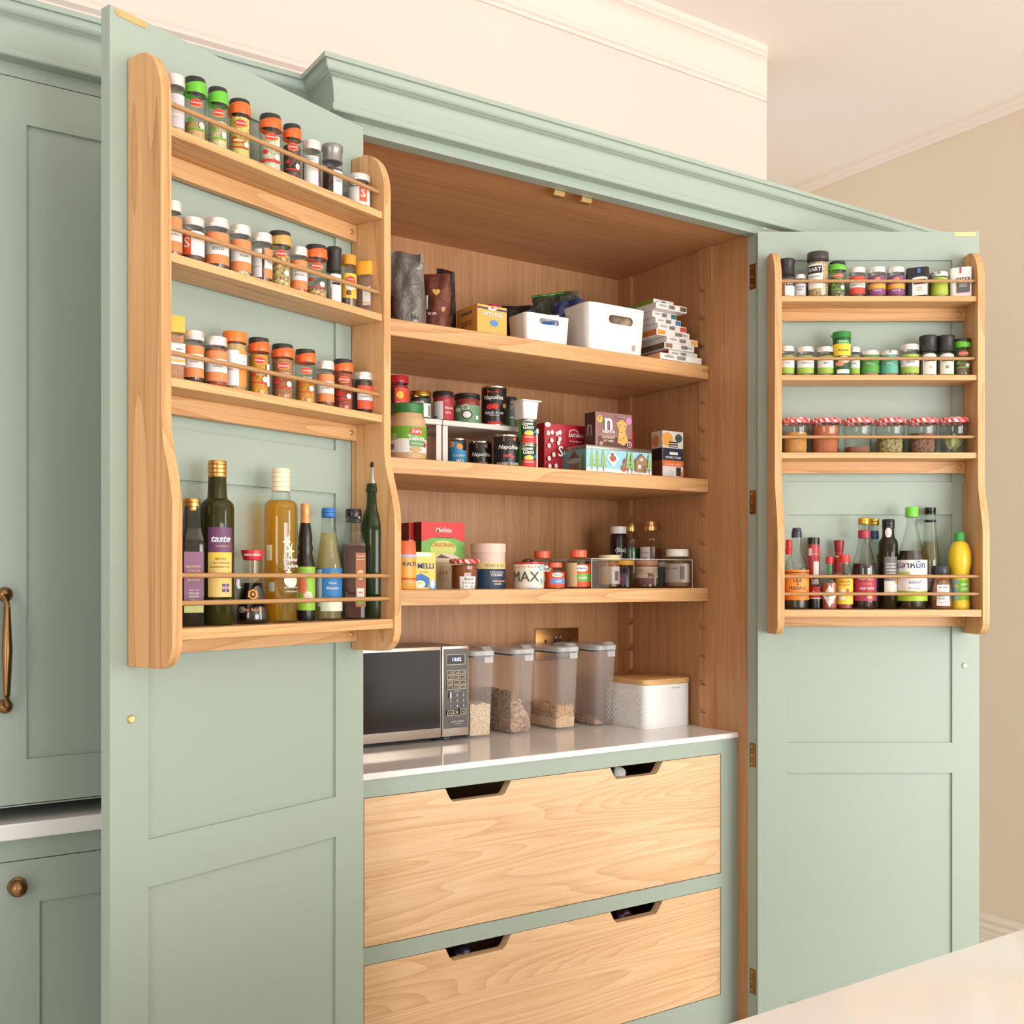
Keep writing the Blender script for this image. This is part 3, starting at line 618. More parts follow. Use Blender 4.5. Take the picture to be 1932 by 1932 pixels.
def sqjar(pl, cx, wpx, top, label, grp, fill, lid, turn, spec):
    t, R, h = setup(pl, cx, wpx, top, 'square_spice_jar', label, 'jar', grp, None, turn); R *= .92
    prof = [(R * .9, 0), (R, .02 * h), (R, .74 * h)]
    lathe('glass_body', [(0, 0)] + prof + [(0, .76 * h)], frosted((232, 216, 196), .12), t, 40, 7)
    lathe('contents', [(0, .03 * h), (R * .9, .03 * h), (R * .9, .70 * h), (0, .70 * h)], plain(fill, .8, var=.2), t, 40, 7)
    lathe('lid', [(R * .98, .745 * h), (R * 1.04, .75 * h), (R * 1.04, .98 * h), (R * .98, h), (0, h)], plain(lid, .35), t, 40, 7)
    P = printer([(R, 0), (R, h)], R, h, 1); P.asp = R / h; do_print(P, spec, t); return t
sqjar('N2', 691, 33, 492, 'square brown-powder jar with yellow lid, end of microwave-side rack second shelf', g, (146, 100, 68), (244, 176, 60), -.35, [('r', -.1, .95, .18, .52, W1), ('r', -.1, .95, .21, .24, (244, 186, 90)), ('t', 'cumin', .42, .44, .5, INK)])
g = 'spice jars on the third shelf of the microwave-side rack'
sqjar('N3', 329, 35, 594, 'square tan-powder jar with yellow lid, first on microwave-side rack third shelf', g, (190, 132, 84), (246, 184, 70), .30, [('r', -.9, .95, .26, .58, W1), ('r', -.9, .95, .30, .335, (244, 190, 90)), ('t', 'ginger', .3, .50, .8, INK), ('t', 'ground', .3, .42, .6, INK)])
spice('N3', 365, 39, 622, 'orange-banded jar reading whole cloves, third shelf of microwave-side rack', g, (74, 48, 42), .64, T3('WHOLE', 'CLOVES', OR, .0, .9), fv=.5)
spice('N3', 407, 43, 633, 'orange-banded jar reading smoked paprika', g, (166, 78, 48), .78, T3('SMOKED', 'PAPRIKA', OR, .1, 1.0))
spice('N3', 443, 46, 623, 'wide jar with big bright orange plastic lid and white label', g, (204, 160, 100), .80, [('r', -1.3, .35, .10, .68, W1), ('r', .35, 1.2, .10, .68, (244, 146, 60)), ('r', .35, 1.2, .44, .62, W1), ('t', 'TI', .8, .57, .25, INK), ('t', 'CO', .8, .50, .35, INK), ('t', 'GARAM', -.5, .44, .6, INK), ('t', 'MASALA', -.5, .36, .7, INK)], lid=plain((244, 124, 50), .35))
flip('N3', 488, 41, 635, 'orange-collared shaker of golden turmeric with white side label', g, (232, 150, 34), .72, CO, (220, 60, 44), [('r', .8, 1.3, .18, .56, W1), ('t', 'TURMERIC', .2, .36, .9, W1)])
flip('N3', 533, 43, 647, 'orange-collared shaker of light brown cinnamon powder', g, (180, 116, 72), .74, CO, (214, 56, 44), [('t', 'CINNAMON', .2, .47, 1.1, W1), ('e', -.5, .33, .4, .05, (200, 60, 50))])
flip('N3', 576, 40, 657, 'orange-collared shaker of curry powder below two-tone clear neck', g, (226, 146, 44), .48, CO, (214, 90, 44), [('t', 'MEDIUM', .2, .48, .8, W1), ('t', 'CURRY', .2, .42, .7, (90, 120, 50))])
spice('N3', 614, 34, 680, 'orange-banded jar reading ground allspice', g, (140, 92, 66), .74, T3('GROUND', 'ALLSPICE', OR, 0, 1.1))
flip('N3', 647, 39, 676, 'orange-collared shaker of red-brown paprika', g, (166, 66, 44), .74, CO, (214, 56, 44), [('t', 'PAPRIKA', .2, .47, .9, W1), ('e', -.4, .33, .45, .05, (206, 44, 40))])
spice('N3', 685, 37, 701, 'red-banded jar reading chipotle, end of microwave-side rack third shelf', g, (70, 40, 34), .80, [('r', -.6, 1.25, .14, .68, W1), ('r', -.6, 1.25, .14, .34, (232, 84, 54)), ('r', -.6, 1.25, .50, .68, (232, 84, 54)), ('t', 'CHIPOTLE', .35, .42, 1.2, INK)])
# bottles on the bottom shelf
g = 'bottles on the bottom shelf of the microwave-side rack'
GOLD = plain((212, 168, 100), .3, .9); DGL = plain((34, 32, 24), .06, 0, .6); BLK = plain((24, 20, 18), .25)
def scap(r, z0, z1, n=3):                            # screw cap with beads
    o = [(r * .95, z0), (r, z0 + .004)]; st = (z1 - z0) / (n + 1)
    for i in range(1, n + 1): o += [(r, z0 + st * i - .004), (r * .94, z0 + st * i), (r, z0 + st * i + .004)]
    return o + [(r, z1 - .01), (r * .9, z1), (0, z1)]
SQB = [(0, 0), (.88, 0), (.93, .01), (.93, .64), (.88, .69), (.76, .73), (.68, .77), (.64, .94), (0, .94)]
bottle('N4', 362, 46, 939, 'squat square balsamic vinegar bottle with gold cap and mauve label', g, SQB, scap(.70, .90, 1.0, 2), GOLD, None, 0, [('r', -.72, .80, .16, .58, (142, 96, 128)), ('r', -.72, .80, .105, .16, (196, 200, 130)), ('t', 'BALSAMIC', .04, .465, 1.15, (236, 206, 160)), ('t', 'VINEGAR', .04, .43, 1.05, (236, 206, 160)), ('t', 'OF', .04, .395, .3, (236, 206, 160)), ('t', 'MODENA', .04, .36, 1.0, (236, 206, 160)), ('t', 'MADE WITH', .04, .28, .8, W1, .03), ('t', 'ITALIAN', .04, .255, .8, W1, .03), ('t', 'GRAPES', .04, .23, .8, W1, .03), ('t', '250ml', .04, .20, .6, W1, .03)], sq=9, body=DGL, turn=.12)
TB = [(0, 0), (.93, 0), (1, .012), (1, .715), (.96, .738), (.80, .755), (.62, .768), (.58, .785), (.52, .93), (0, .93)]
bottle('N4', 410, 62, 866, 'tall dark green oil bottle with gold cap and purple and yellow label', g, TB, scap(.57, .898, 1.0, 3), GOLD, liq((64, 60, 16), .6), .70, [('r', -.55, .95, .17, .59, (232, 196, 112)), ('r', -.55, .95, .40, .44, (244, 196, 70)), ('r', -.55, .95, .44, .59, (104, 60, 96)), ('p', [(-.55, .44), (.95, .44), (.2, .42)], (104, 60, 96)), ('t', 'taste', .22, .52, 1.1, (250, 244, 246), .05, .3), ('t', 'DIFFERENCE', .3, .475, .8, (220, 170, 110), .02), ('t', 'BRITISH', .2, .40, .6, (120, 96, 40)), ('t', 'COLD PRESSED', .2, .375, 1.1, (120, 96, 40)), ('t', 'RAPESEED OIL', .2, .35, 1.1, (120, 96, 40)), ('r', .28, .72, .20, .25, (50, 60, 120)), ('r', .28, .72, .219, .231, (250, 246, 240)), ('r', .47, .53, .20, .25, (250, 246, 240)), ('r', .28, .72, .222, .228, (200, 40, 50)), ('r', .485, .515, .20, .25, (200, 40, 50))], body=liq((58, 56, 20), .75, .05))
def loop(t, R, h):
    tube('collar_band', [(-.62 * R, -.2 * R, .66 * h), (-.80 * R, -.25 * R, .60 * h), (-.84 * R, -.3 * R, .52 * h), (-.72 * R, -.3 * R, .47 * h)], .0035, plain((226, 214, 214), .3), t)
bottle('N4', 476, 66, 1037, 'teardrop dark soy sauce bottle with flared red cap', g, [(0, 0), (.95, 0), (1, .03), (.98, .12), (.88, .30), (.72, .46), (.54, .62), (.50, .68), (.52, .86), (0, .86)], [(.45, .86), (.52, .865), (.66, .985), (.64, 1.0), (0, 1.0)], plain((200, 40, 46), .3), plain((28, 18, 14), .1), .55, [('t', 'KIKKOMAN', .0, .93, .85, W1, .03), ('p', [(.05, .47), (.38, .435), (.38, .36), (.05, .325), (-.28, .36), (-.28, .435)][::1], (236, 160, 74)), ('e', .05, .397, .20, .045, (60, 40, 30)), ('e', .05, .397, .10, .022, (236, 160, 74)), ('t', 'Soy Sauce', .0, .19, 1.1, (240, 150, 80), .04), ('e', -.62, .19, .2, .045, (200, 196, 190)), ('e', -.62, .19, .16, .037, (28, 20, 18)), ('t', 'V', -.62, .19, .22, W1)], body=GL, extra=loop)
FLW = (250, 226, 120)
def flower(u, z, s): return [('p', [(u + s * (1 if k % 2 == 0 else .35) * math.cos(PI * k / 6), z + s * .21 * (1 if k % 2 == 0 else .35) * math.sin(PI * k / 6)) for k in range(12)], (250, 240, 200)), ('e', u, z, s * .2, s * .045, FLW)]
bottle('N4', 530, 63, 881, 'tall clear bottle of golden oil with cream cap and white flower print', g, [(0, 0), (.93, 0), (1, .012), (1, .745), (.96, .770), (.82, .785), (.60, .798), (.56, .81), (.50, .92), (0, .92)], scap(.55, .85, 1.0, 4), plain((240, 222, 190), .4, .1), liq((246, 200, 50), .14), .79, flower(.35, .52, .28) + flower(.55, .46, .32) + flower(.45, .325, .22) + [('r', -.95, -.5, .40, .50, (216, 200, 160)), ('r', -.75, -.35, .20, .26, (180, 176, 160)), ('e', .62, .27, .45, .045, (236, 228, 214)), ('t', 'mellow', .62, .405, .95, W1, .05), ('t', 'yellow', .70, .365, .95, W1, .05), ('t', 'BRITISH RAPESEED', .65, .225, .9, W1), ('t', 'cold pressed', .65, .20, .8, W1)])
bottle('N4', 576, 36, 949, 'slim black sauce bottle with orange foil neck and lime label', g, [(0, 0), (.95, 0), (1, .02), (1, .46), (.85, .53), (.72, .58), (.80, .62), (.70, .66), (.74, .70), (.55, .82), (.50, .84), (0, .84)], [(.52, .82), (.50, .90), (.46, .91), (.50, .92), (.50, .99), (.44, 1), (0, 1)], plain((226, 160, 100), .35, .3), None, 0, [('r', -1.4, 1.4, .09, .46, (150, 200, 60)), ('e', -.3, .30, .5, .07, (220, 120, 90)), ('e', .3, .20, .5, .05, (240, 220, 210)), ('t', 'KITCHEN GARDEN', .0, .41, 1.5, W1)], body=BLK, Y=.040)
bottle('N4', 620, 51, 957, 'conical clear cordial bottle with blue cap and blue flower label', g, [(0, 0), (.92, 0), (1, .02), (1, .46), (.88, .54), (.86, .56), (.82, .58), (.80, .60), (.76, .62), (.58, .78), (.52, .86), (.48, .95), (0, .95)], scap(.53, .915, 1.0, 1), plain((40, 110, 180), .35), liq((226, 212, 160), .25), .78, [('r', -1.3, 1.3, .12, .46, (40, 116, 180)), ('r', -1.3, -.5, .12, .45, (210, 216, 216)), ('r', -.6, 1.3, .08, .16, (214, 224, 200)), ('e', .5, .14, .5, .06, (244, 236, 206)), ('t', 'Garden', .5, .415, .8, (244, 220, 120), .03, .3), ('t', 'Honey', .3, .33, .6, W1, .03, .3), ('t', 'Blossom', .3, .285, .9, W1, .03, .3)])
bottle('N4', 667, 47, 959, 'square dark red sesame oil bottle with black cap and rust label', g, [(0, 0), (.88, 0), (.93, .01), (.93, .66), (.82, .71), (.64, .76), (.58, .79), (.56, .93), (0, .93)], [(.5, .875), (.64, .88), (.64, .89), (.56, .905), (.64, .92), (.64, .985), (.58, 1.0), (0, 1)], BLK, liq((70, 18, 12), .85), .68, [('r', .02, .82, .11, .60, (168, 96, 60)), ('e', .42, .40, .30, .045, (226, 190, 140)), ('r', .12, .70, .20, .28, (226, 216, 206)), ('e', .4, .15, .2, .02, (110, 170, 70)), ('t', 'Toasted', .40, .57, .6, W1), ('t', 'sesame oil', .40, .54, .66, W1), ('t', '100%', .4, .24, .4, (200, 50, 50), .04)], sq=9, turn=.15)
def spout(t, R, h):
    tube('pourer', [(0, 0, .86 * h), (0, 0, .90 * h), (0, 0, .97 * h), (-.06 * R, 0, h * .985)], .004, STEEL, t, 12, [.007, .0048, .0036, .0032])
    lathe('pourer_tip', [(.0045, .965 * h), (.005, .968 * h), (.0048, .992 * h), (.003, h), (0, h)], BLK, t, 12)
bottle('N4', 704, 46, 869, 'tall green olive oil bottle with metal pouring spout at rack end', g, [(0, 0), (.95, 0), (1, .015), (1, .56), (.95, .61), (.74, .665), (.56, .71), (.52, .75), (.50, .80), (.58, .805), (.58, .83), (.53, .835), (.53, .85), (.50, .86), (0, .86)], None, None, liq((50, 56, 18), .7), .50, [], body=liq((44, 58, 22), .72, .05), extra=spout, Y=.050)

# ---------------------------------------------------------------- jars on the rack beside the beige wall (far rack)
g = 'spice jars on the top shelf of the wall-side rack'
grinder('F1', 1484, 31, 486, 'short black-headed pepper grinder, first on wall-side rack top shelf', g, (190, 150, 110), [('r', -.2, 1.2, .06, .44, W1), ('r', -.1, 1.2, .31, .41, (34, 30, 30)), ('t', 'BART', .5, .36, .9, W1, .03)])
spice('F1', 1509, 23, 517, 'tiny white-capped jar with grey label between pepper grinder and oregano', g, (150, 100, 80), .3, [('r', -1.2, 1.2, .12, .62, (206, 202, 204)), ('t', 'ground', 0, .48, 1.2, INK), ('t', 'mace', 0, .38, .9, INK)])
spice('F1', 1543, 41, 472, 'tall black-lidded jar of dried oregano', g, (186, 156, 116), .78, [('r', -1.0, .45, .18, .72, W1), ('r', -1.0, .40, .52, .68, (30, 28, 28)), ('t', 'BART', -.3, .60, 1.15, W1, .035), ('t', 'OREGANO', -.3, .45, 1.1, (90, 80, 60)), ('r', -1.0, .45, .18, .20, (190, 190, 80))], lid=plain((60, 56, 52), .35), fv=.35)
flip('F1', 1580, 32, 491, 'green-collared shaker of mixed herbs on wall-side rack top shelf', g, (110, 116, 70), .60, CG, GN, [('t', 'HERBS', .1, .44, .7, W1)], ph=PI, fv=.5)
spice('F1', 1617, 31, 503, 'red-banded jar with white stripe on wall-side rack top shelf', g, (110, 70, 60), .7, [('r', -1.1, 1.2, .14, .70, (230, 80, 60)), ('r', -1.1, 1.2, .34, .52, W1), ('t', 'CHILLI FLAKES', .1, .43, 1.5, INK)])
def purple(cx, lab): spice('F1', cx, 33, 502, lab, g, (110, 76, 70), .72, [('r', -1.3, 1.3, .10, .70, (142, 72, 128)), ('r', -1.3, 1.3, .30, .46, (240, 170, 50)), ('e', .1, .60, .3, .05, (230, 150, 90)), ('t', 'RAS EL', .1, .24, .9, W1), ('t', 'HANOUT', .1, .38, .9, W1)])
purple(1654, 'purple and gold banded jar next to the red-banded jar'); purple(1690, 'purple and gold banded jar next to the black square tin')
def tinb(pl, cx, wpx, top, label, col, spec, grp):
    t, R, h = setup(pl, cx, wpx, top, 'spice_tin', label, 'tin', grp); R *= .95
    lathe('tin_body', [(0, 0), (R * .96, 0), (R, .02 * h), (R, .78 * h), (0, .78 * h)], plain(col, .35, .1), t, 40, 7, dy=.8)
    lathe('lid', [(R * 1.0, .775 * h), (R * 1.03, .78 * h), (R * 1.03, .80 * h), (R * 1.0, .82 * h), (R * 1.0, .97 * h), (R * .94, h), (0, h)], plain([min(255, c * 1.02 + 6) for c in col], .35, .2), t, 40, 7, dy=.8)
    P = printer([(R * .8, 0), (R * .8, h)], R, h, 1); P.asp = R / h; do_print(P, spec, t)
tinb('F1', 1731, 43, 502, 'black square spice tin with blue seal on wall-side rack top shelf', (40, 36, 38), [('r', -.45, .85, .08, .64, W1), ('e', .2, .64, .6, .04, W1), ('r', -.35, .75, .44, .60, (40, 36, 36)), ('t', 'BART', .2, .52, .9, W1, .035), ('r', .0, .25, .80, .96, (70, 110, 190)), ('t', 'FIVE', .2, .32, .4, (190, 150, 110)), ('t', 'SPICE', .2, .24, .5, (190, 150, 110))], g)
spice('F1', 1771, 34, 511, 'silver-lidded jar wrapped in plain lime green label', g, (170, 176, 90), .7, [('r', -1.5, 1.5, .12, .78, (178, 192, 70)), ('r', -.15, .2, .80, .99, (110, 150, 90))])
tinb('F1', 1813, 41, 502, 'white square spice tin at the end of wall-side rack top shelf', (236, 230, 224), [('r', -.4, .8, .18, .66, (100, 98, 98)), ('t', 'BART', .2, .58, .95, W1, .035), ('t', 'WHITE', .2, .44, .7, W1), ('t', 'PEPPER', .2, .37, .7, W1), ('r', -.4, .8, .16, .18, (200, 90, 150)), ('r', -.12, .05, .80, .99, (190, 60, 110))], g)
g = 'herb jars on the second shelf of the wall-side rack'
def herb(cx, w, top, word, lab, off=.1, two=None): spice('F2', cx, w, top, lab, g, (150, 140, 100), .7, [('r', off - 1.2, off + 1.2, .10, .68, (160, 190, 76)), ('r', off - 1.2, off + 1.2, .30, .54, W1), ('t', word, off + .1, .44, .32 * len(word) / 1.9, INK)] + ([('t', two, off + .1, .36, .6, INK)] if two else []), fv=.4)
herb(1484, 29, 652, 'SAGE', 'green-banded herb jar reading sage'); herb(1519, 33, 653, 'TARRAGON', 'green-banded herb jar reading tarragon'); herb(1557, 32, 653, 'MINT', 'green-banded herb jar reading mint')
def tabx(t, R, h): box('pull_tab', -R * 1.2, -R * .6, -R * .5, -R * .3, .90 * h, .94 * h, plain((40, 110, 50), .4), t)
bottle('F2', 1588, 33, 624, 'tall green and yellow seasoning tub beside the mint jar', g, [(0, 0), (.95, 0), (1, .01), (1, .86), (0, .86)], [(1.0, .86), (1.04, .865), (1.04, .97), (1.0, 1), (0, 1)], plain((44, 130, 56), .35), None, 0, [('r', -1.3, 1.3, .45, .72, (244, 204, 60)), ('r', -.5, .9, .72, .80, (60, 160, 80)), ('t', 'Knorr', .2, .765, .9, W1, .04), ('t', 'Aromat', .2, .57, 1.2, (60, 110, 60), .04), ('e', .3, .36, .7, .08, (236, 196, 160)), ('e', -.2, .27, .5, .06, (220, 140, 110)), ('r', -.5, .9, .05, .14, (244, 238, 220))], body=plain((34, 80, 46), .3), name='seasoning_tub', cat='tub', extra=tabx, Y=.045)
herb(1612, 23, 654, 'THYME', 'green-banded herb jar just behind the green and yellow tub', -.2)
spice('F2', 1641, 35, 660, 'jar with solid leaf green label beside the teal-labelled jar', g, (186, 150, 110), .5, [('r', -1.5, 1.5, .14, .80, (86, 160, 70)), ('t', 'DILL', -.1, .5, .6, W1)])
spice('F2', 1677, 34, 660, 'jar with teal label and green seal strip', g, (186, 150, 110), .5, [('r', -1.5, 1.5, .12, .80, (96, 176, 150)), ('r', .0, .3, .80, .99, (120, 160, 120)), ('t', 'MINT', .1, .5, .6, W1)])
herb(1716, 35, 648, 'BASIL', 'taller green-banded herb jar reading basil')
BB = [('r', -.6, 1.1, .04, .52, (230, 222, 212)), ('e', .25, .52, .7, .03, (230, 222, 212)), ('r', -.4, .9, .36, .46, (34, 32, 30)), ('t', 'BART', .25, .41, 1.1, W1, .035)]
grinder('F2', 1751, 33, 631, 'black-headed grinder beside the basil jar', g, (150, 140, 120), BB + [('e', .3, .22, .15, .03, (190, 170, 150))], cz=.62)
grinder('F2', 1784, 33, 631, 'black-headed grinder with leaf motif beside the green-collared shaker', g, (150, 150, 120), BB + [('e', .2, .22, .2, .04, (110, 150, 80)), ('r', -.6, 1.1, .04, .06, (170, 190, 70))], cz=.62)
flip('F2', 1816, 32, 637, 'green-collared shaker at the end of wall-side rack second shelf', g, (130, 110, 84), .40, CG, GN, [('t', 'PARSLEY', .1, .40, 1.0, (110, 160, 60))], ph=PI)
g = 'gingham-lidded jars on the third shelf of the wall-side rack'
for cx, w, lv, col, lab, var in ((1501, 52, .60, (206, 140, 60), 'gingham-lidded jar of orange curry powder', .2), (1557, 57, .78, (190, 96, 54), 'gingham-lidded jar full of brick red powder', .2), (1618, 57, .20, (146, 78, 56), 'gingham-lidded jar nearly empty with a little brown powder', .2), (1679, 57, .46, (150, 134, 84), 'gingham-lidded jar half full of greenish seeds', .5), (1740, 57, .58, (120, 78, 58), 'gingham-lidded jar of dark brown seeds', .5)):
    jamjar('F3', cx, w, 786, lab, g, col, lv, .0315, fv=var)
t = jamjar('F3', 1799, 55, 785, 'gingham-lidded jar of dried bay leaves', g, None, 0, .0315)
random.seed(3)
for k in range(9):
    a = random.uniform(0, 2 * PI); rr = random.uniform(0, .012); l = random.uniform(.028, .038); wv = random.uniform(.006, .010)
    bm = bmesh.new(); n = 6; va = []
    for i in range(n + 1):
        s = i / n; ww = wv * math.sin(PI * s) + .0004; va.append((bm.verts.new((-ww, .004 * math.sin(3 * s), s * l)), bm.verts.new((ww, -.003 * math.sin(2 * s), s * l))))
    for (p, q), (r_, s_) in zip(va, va[1:]): bm.faces.new((p, q, s_, r_))
    o = finish(bm, 'bay_leaf', plain(random.choice([(150, 150, 96), (176, 176, 116), (124, 126, 78)]), .6), t); o.location = (rr * math.cos(a), rr * math.sin(a), .004 + random.uniform(0, .010)); o.rotation_euler = (random.uniform(-.2, .2), random.uniform(-.25, .25), a)
g = 'bottles on the bottom shelf of the wall-side rack'
RB = [(0, 0), (.95, 0), (1, .02)]
bottle('F4', 1488, 22, 1017, 'red-capped round bottle half hidden behind the rack side', g, RB + [(1, .55), (.9, .64), (.5, .72), (.4, .76), (.4, .88), (0, .88)], [(.5, .78), (.56, .80), (.56, .86), (.46, .87), (.5, .89), (.5, .99), (0, 1)], plain((214, 50, 50), .35), plain((60, 20, 20), .4), .4, [], Y=.022)
bottle('F4', 1503, 45, 995, 'orange-labelled anchovy sauce bottle with black stopper', g, RB + [(1, .44), (.98, .50), (.85, .58), (.55, .66), (.40, .72), (.38, .90), (0, .90)], [(.42, .88), (.42, .96), (.36, .965), (.36, .99), (.30, 1), (0, 1)], plain((36, 40, 50), .3), plain((32, 22, 18), .3), .22, [('r', -1.5, 1.5, .11, .48, (244, 130, 36)), ('r', -1.5, 1.5, .44, .455, (120, 60, 20)), ('e', .1, .30, 1.2, .10, (246, 150, 60)), ('t', 'LEA', .1, .35, .7, (60, 50, 50), .03), ('t', '&', .1, .305, .2, (60, 50, 50)), ('t', 'PERRINS', .1, .255, 1.4, (60, 50, 50), .03)], Y=.052)
bottle('F4', 1535, 22, 1013, 'slim red tube with black lid standing behind the small sauce bottle', g, RB + [(1, .90), (0, .90)], [(1.0, .86), (1.0, .99), (0, 1)], BLK, None, 0, [('r', -.9, -.3, .74, .84, W1), ('r', .0, .95, .46, .66, W1), ('r', -.3, .95, .34, .41, (236, 220, 214)), ('t', 'CHILLI', .2, .76, 1.1, (250, 200, 190))], body=plain((190, 60, 66), .35), name='sauce_tube', cat='tube', Y=.016)
bottle('F4', 1540, 27, 1086, 'small dark sauce bottle with curved red label', g, RB + [(1, .58), (.95, .68), (.6, .82), (.45, .86), (.45, .95), (0, .95)], [(.5, .90), (.5, 1), (0, 1)], BLK, plain((34, 18, 14), .3), .55, [('r', -1.3, 1.3, .34, .66, (176, 34, 40)), ('r', -1.3, 1.3, .31, .34, (236, 220, 190)), ('t', 'Sauce', .1, .5, 1.2, W1, .03, .2)], Y=.050)
bottle('F4', 1565, 28, 1050, 'tiny pepper sauce bottle with diamond label and red cap', g, RB + [(1, .50), (.9, .58), (.5, .66), (.40, .70), (.40, .90), (0, .90)], [(.42, .86), (.48, .87), (.48, .99), (.42, 1), (0, 1)], plain((206, 40, 44), .35), plain((170, 84, 60), .5), .50, [('r', -.45, .45, .68, .84, (40, 130, 50)), ('p', [(0, .03), (.95, .25), (0, .47), (-.95, .25)], (240, 226, 214)), ('p', [(0, .06), (.80, .25), (0, .44), (-.80, .25)], (248, 238, 226)), ('t', 'TABASCO', 0, .25, 1.0, (60, 110, 60), .03), ('t', 'PEPPER', 0, .32, .5, (190, 70, 60)), ('t', 'SAUCE', 0, .19, .5, (190, 70, 60))], Y=.070)
bottle('F4', 1583, 20, 1018, 'dark red grinder bottle behind the yellow-labelled salsa', g, RB + [(1, .66), (.9, .74), (.7, .78), (.7, .84), (0, .84)], [(.75, .82), (.80, .83), (.95, .99), (0, 1)], plain((150, 30, 36), .35), None, 0, [('t', 'SONG', -.2, .5, 1.3, W1, .03), ('r', -.8, .8, .745, .765, (236, 200, 160))], body=plain((160, 36, 40), .35), Y=.016)
bottle('F4', 1593, 31, 1046, 'yellow-labelled hot salsa bottle with red cap', g, RB + [(1, .64), (.9, .72), (.62, .78), (.6, .84), (.6, .9), (0, .9)], [(.62, .86), (.66, .87), (.66, .99), (.6, 1), (0, 1)], plain((214, 60, 50), .35), plain((150, 50, 36), .4), .62, [('r', -1.4, 1.4, .09, .56, (244, 200, 60)), ('t', 'SALSA', .0, .50, 1.3, (200, 60, 40), .04), ('t', 'PICANTE', .0, .44, 1.3, (200, 60, 40), .03), ('e', -.2, .30, .28, .07, (240, 236, 226)), ('e', -.2, .20, .35, .03, (240, 236, 226)), ('e', .4, .34, .15, .04, (200, 60, 50))], Y=.062)
VB = RB + [(1, .44), (.97, .48), (.76, .58), (.56, .68), (.48, .76), (.43, .96), (0, .96)]
bottle('F4', 1630, 44, 976, 'red wine vinegar bottle with gold cap and maroon label', g, VB, scap(.49, .93, 1.0, 1), plain((214, 172, 70), .3, .8), plain((38, 18, 22), .15), .50, [('r', -1.5, 1.5, .09, .38, (176, 48, 72)), ('t', 'ASPALL', .2, .335, 1.3, (240, 206, 170), .04), ('t', 'CLASSIC', .3, .275, .8, (236, 160, 90)), ('t', 'RED WINE', .3, .225, 1.2, W1, .03), ('e', .5, .13, .25, .02, (240, 170, 120))], Y=.052, extra=lambda t, R, h: lathe('neck_band', [(.45 * R, .775 * h), (.49 * R, .78 * h), (.475 * R, .86 * h), (.44 * R, .865 * h)], plain((170, 40, 62), .4), t, 20))
bottle('F4', 1650, 30, 978, 'clear vinegar bottle with gold cap and navy neck band', g, VB, scap(.58, .93, 1.0, 1), plain((214, 172, 70), .3, .8), liq((200, 200, 170), .2), .60, [('r', -1.5, 1.5, .09, .38, (60, 80, 140))], Y=.018, extra=lambda t, R, h: lathe('neck_band', [(.45 * R, .775 * h), (.50 * R, .78 * h), (.48 * R, .86 * h), (.44 * R, .865 * h)], plain((34, 60, 110), .4), t, 20))
bottle('F4', 1676, 35, 979, 'dark brown vinegar bottle with round pink neck seal and slate label', g, [(0, 0), (.93, 0), (1, .012), (1, .72), (.92, .76), (.70, .79), (.62, .82), (.60, .95), (0, .95)], scap(.66, .90, 1.0, 2), BLK, liq((46, 36, 16), .7), .68, [('r', -.4, 1.1, .17, .58, (110, 106, 108)), ('r', -.4, 1.1, .17, .31, (228, 222, 212)), ('e', .0, .85, .55, .055, (240, 214, 214)), ('t', 'ORGANIC', .35, .50, 1.1, W1, .04), ('t', 'BALSAMIC', .35, .465, 1.1, W1, .04), ('t', 'VINEGAR', .35, .43, 1.1, W1, .04), ('t', 'OF MODENA', .35, .395, 1.1, W1, .04), ('e', .9, .31, .2, .03, (224, 160, 60))], body=liq((50, 40, 20), .7, .05), Y=.042)
bottle('F4', 1720, 55, 955, 'fish sauce bottle with bright green cap and squid label', g, RB + [(1, .46), (.98, .49), (.62, .66), (.36, .80), (.30, .92), (0, .92)], [(.40, .90), (.43, .905), (.43, .99), (.38, 1), (0, 1)], plain((120, 206, 70), .3), plain((34, 24, 16), .15), .57, [('r', -1.5, 1.5, .08, .48, (244, 238, 234)), ('r', -1.5, 1.5, .08, .18, (170, 196, 40)), ('r', -1.5, -.1, .33, .365, (190, 210, 130)), ('p', [(-1.2, .17), (-.5, .19), (-.1, .31), (-.8, .30)], (240, 160, 80)), ('t', 'ปลาหมึก', -.05, .425, 2.0, (40, 60, 110), .03), ('t', 'ตรา', .4, .465, .3, (40, 60, 110)), ('t', 'หมึกแท้', .25, .26, .8, (50, 70, 130)), ('t', 'Net Weight', .2, .205, .8, (90, 100, 150))], Y=.054)
bottle('F4', 1755, 33, 956, 'clear tapering bottle of pale vinegar with black cap', g, RB + [(1, .44), (.95, .50), (.80, .64), (.66, .78), (.58, .86), (.56, .96), (0, .96)], [(.50, .93), (.62, .932), (.62, .945), (.56, .95), (.60, .955), (.62, .96), (.62, .995), (0, 1)], BLK, liq((206, 196, 150), .22), .66, [('r', -1.4, 1.4, .18, .34, (224, 200, 190)), ('t', 'rice vinegar', .2, .26, 1.3, (150, 110, 80))], Y=.019, extra=lambda t, R, h: lathe('neck_ring', [(.58 * R, .855 * h), (.66 * R, .86 * h), (.66 * R, .87 * h), (.58 * R, .875 * h)], BLK, t, 20))
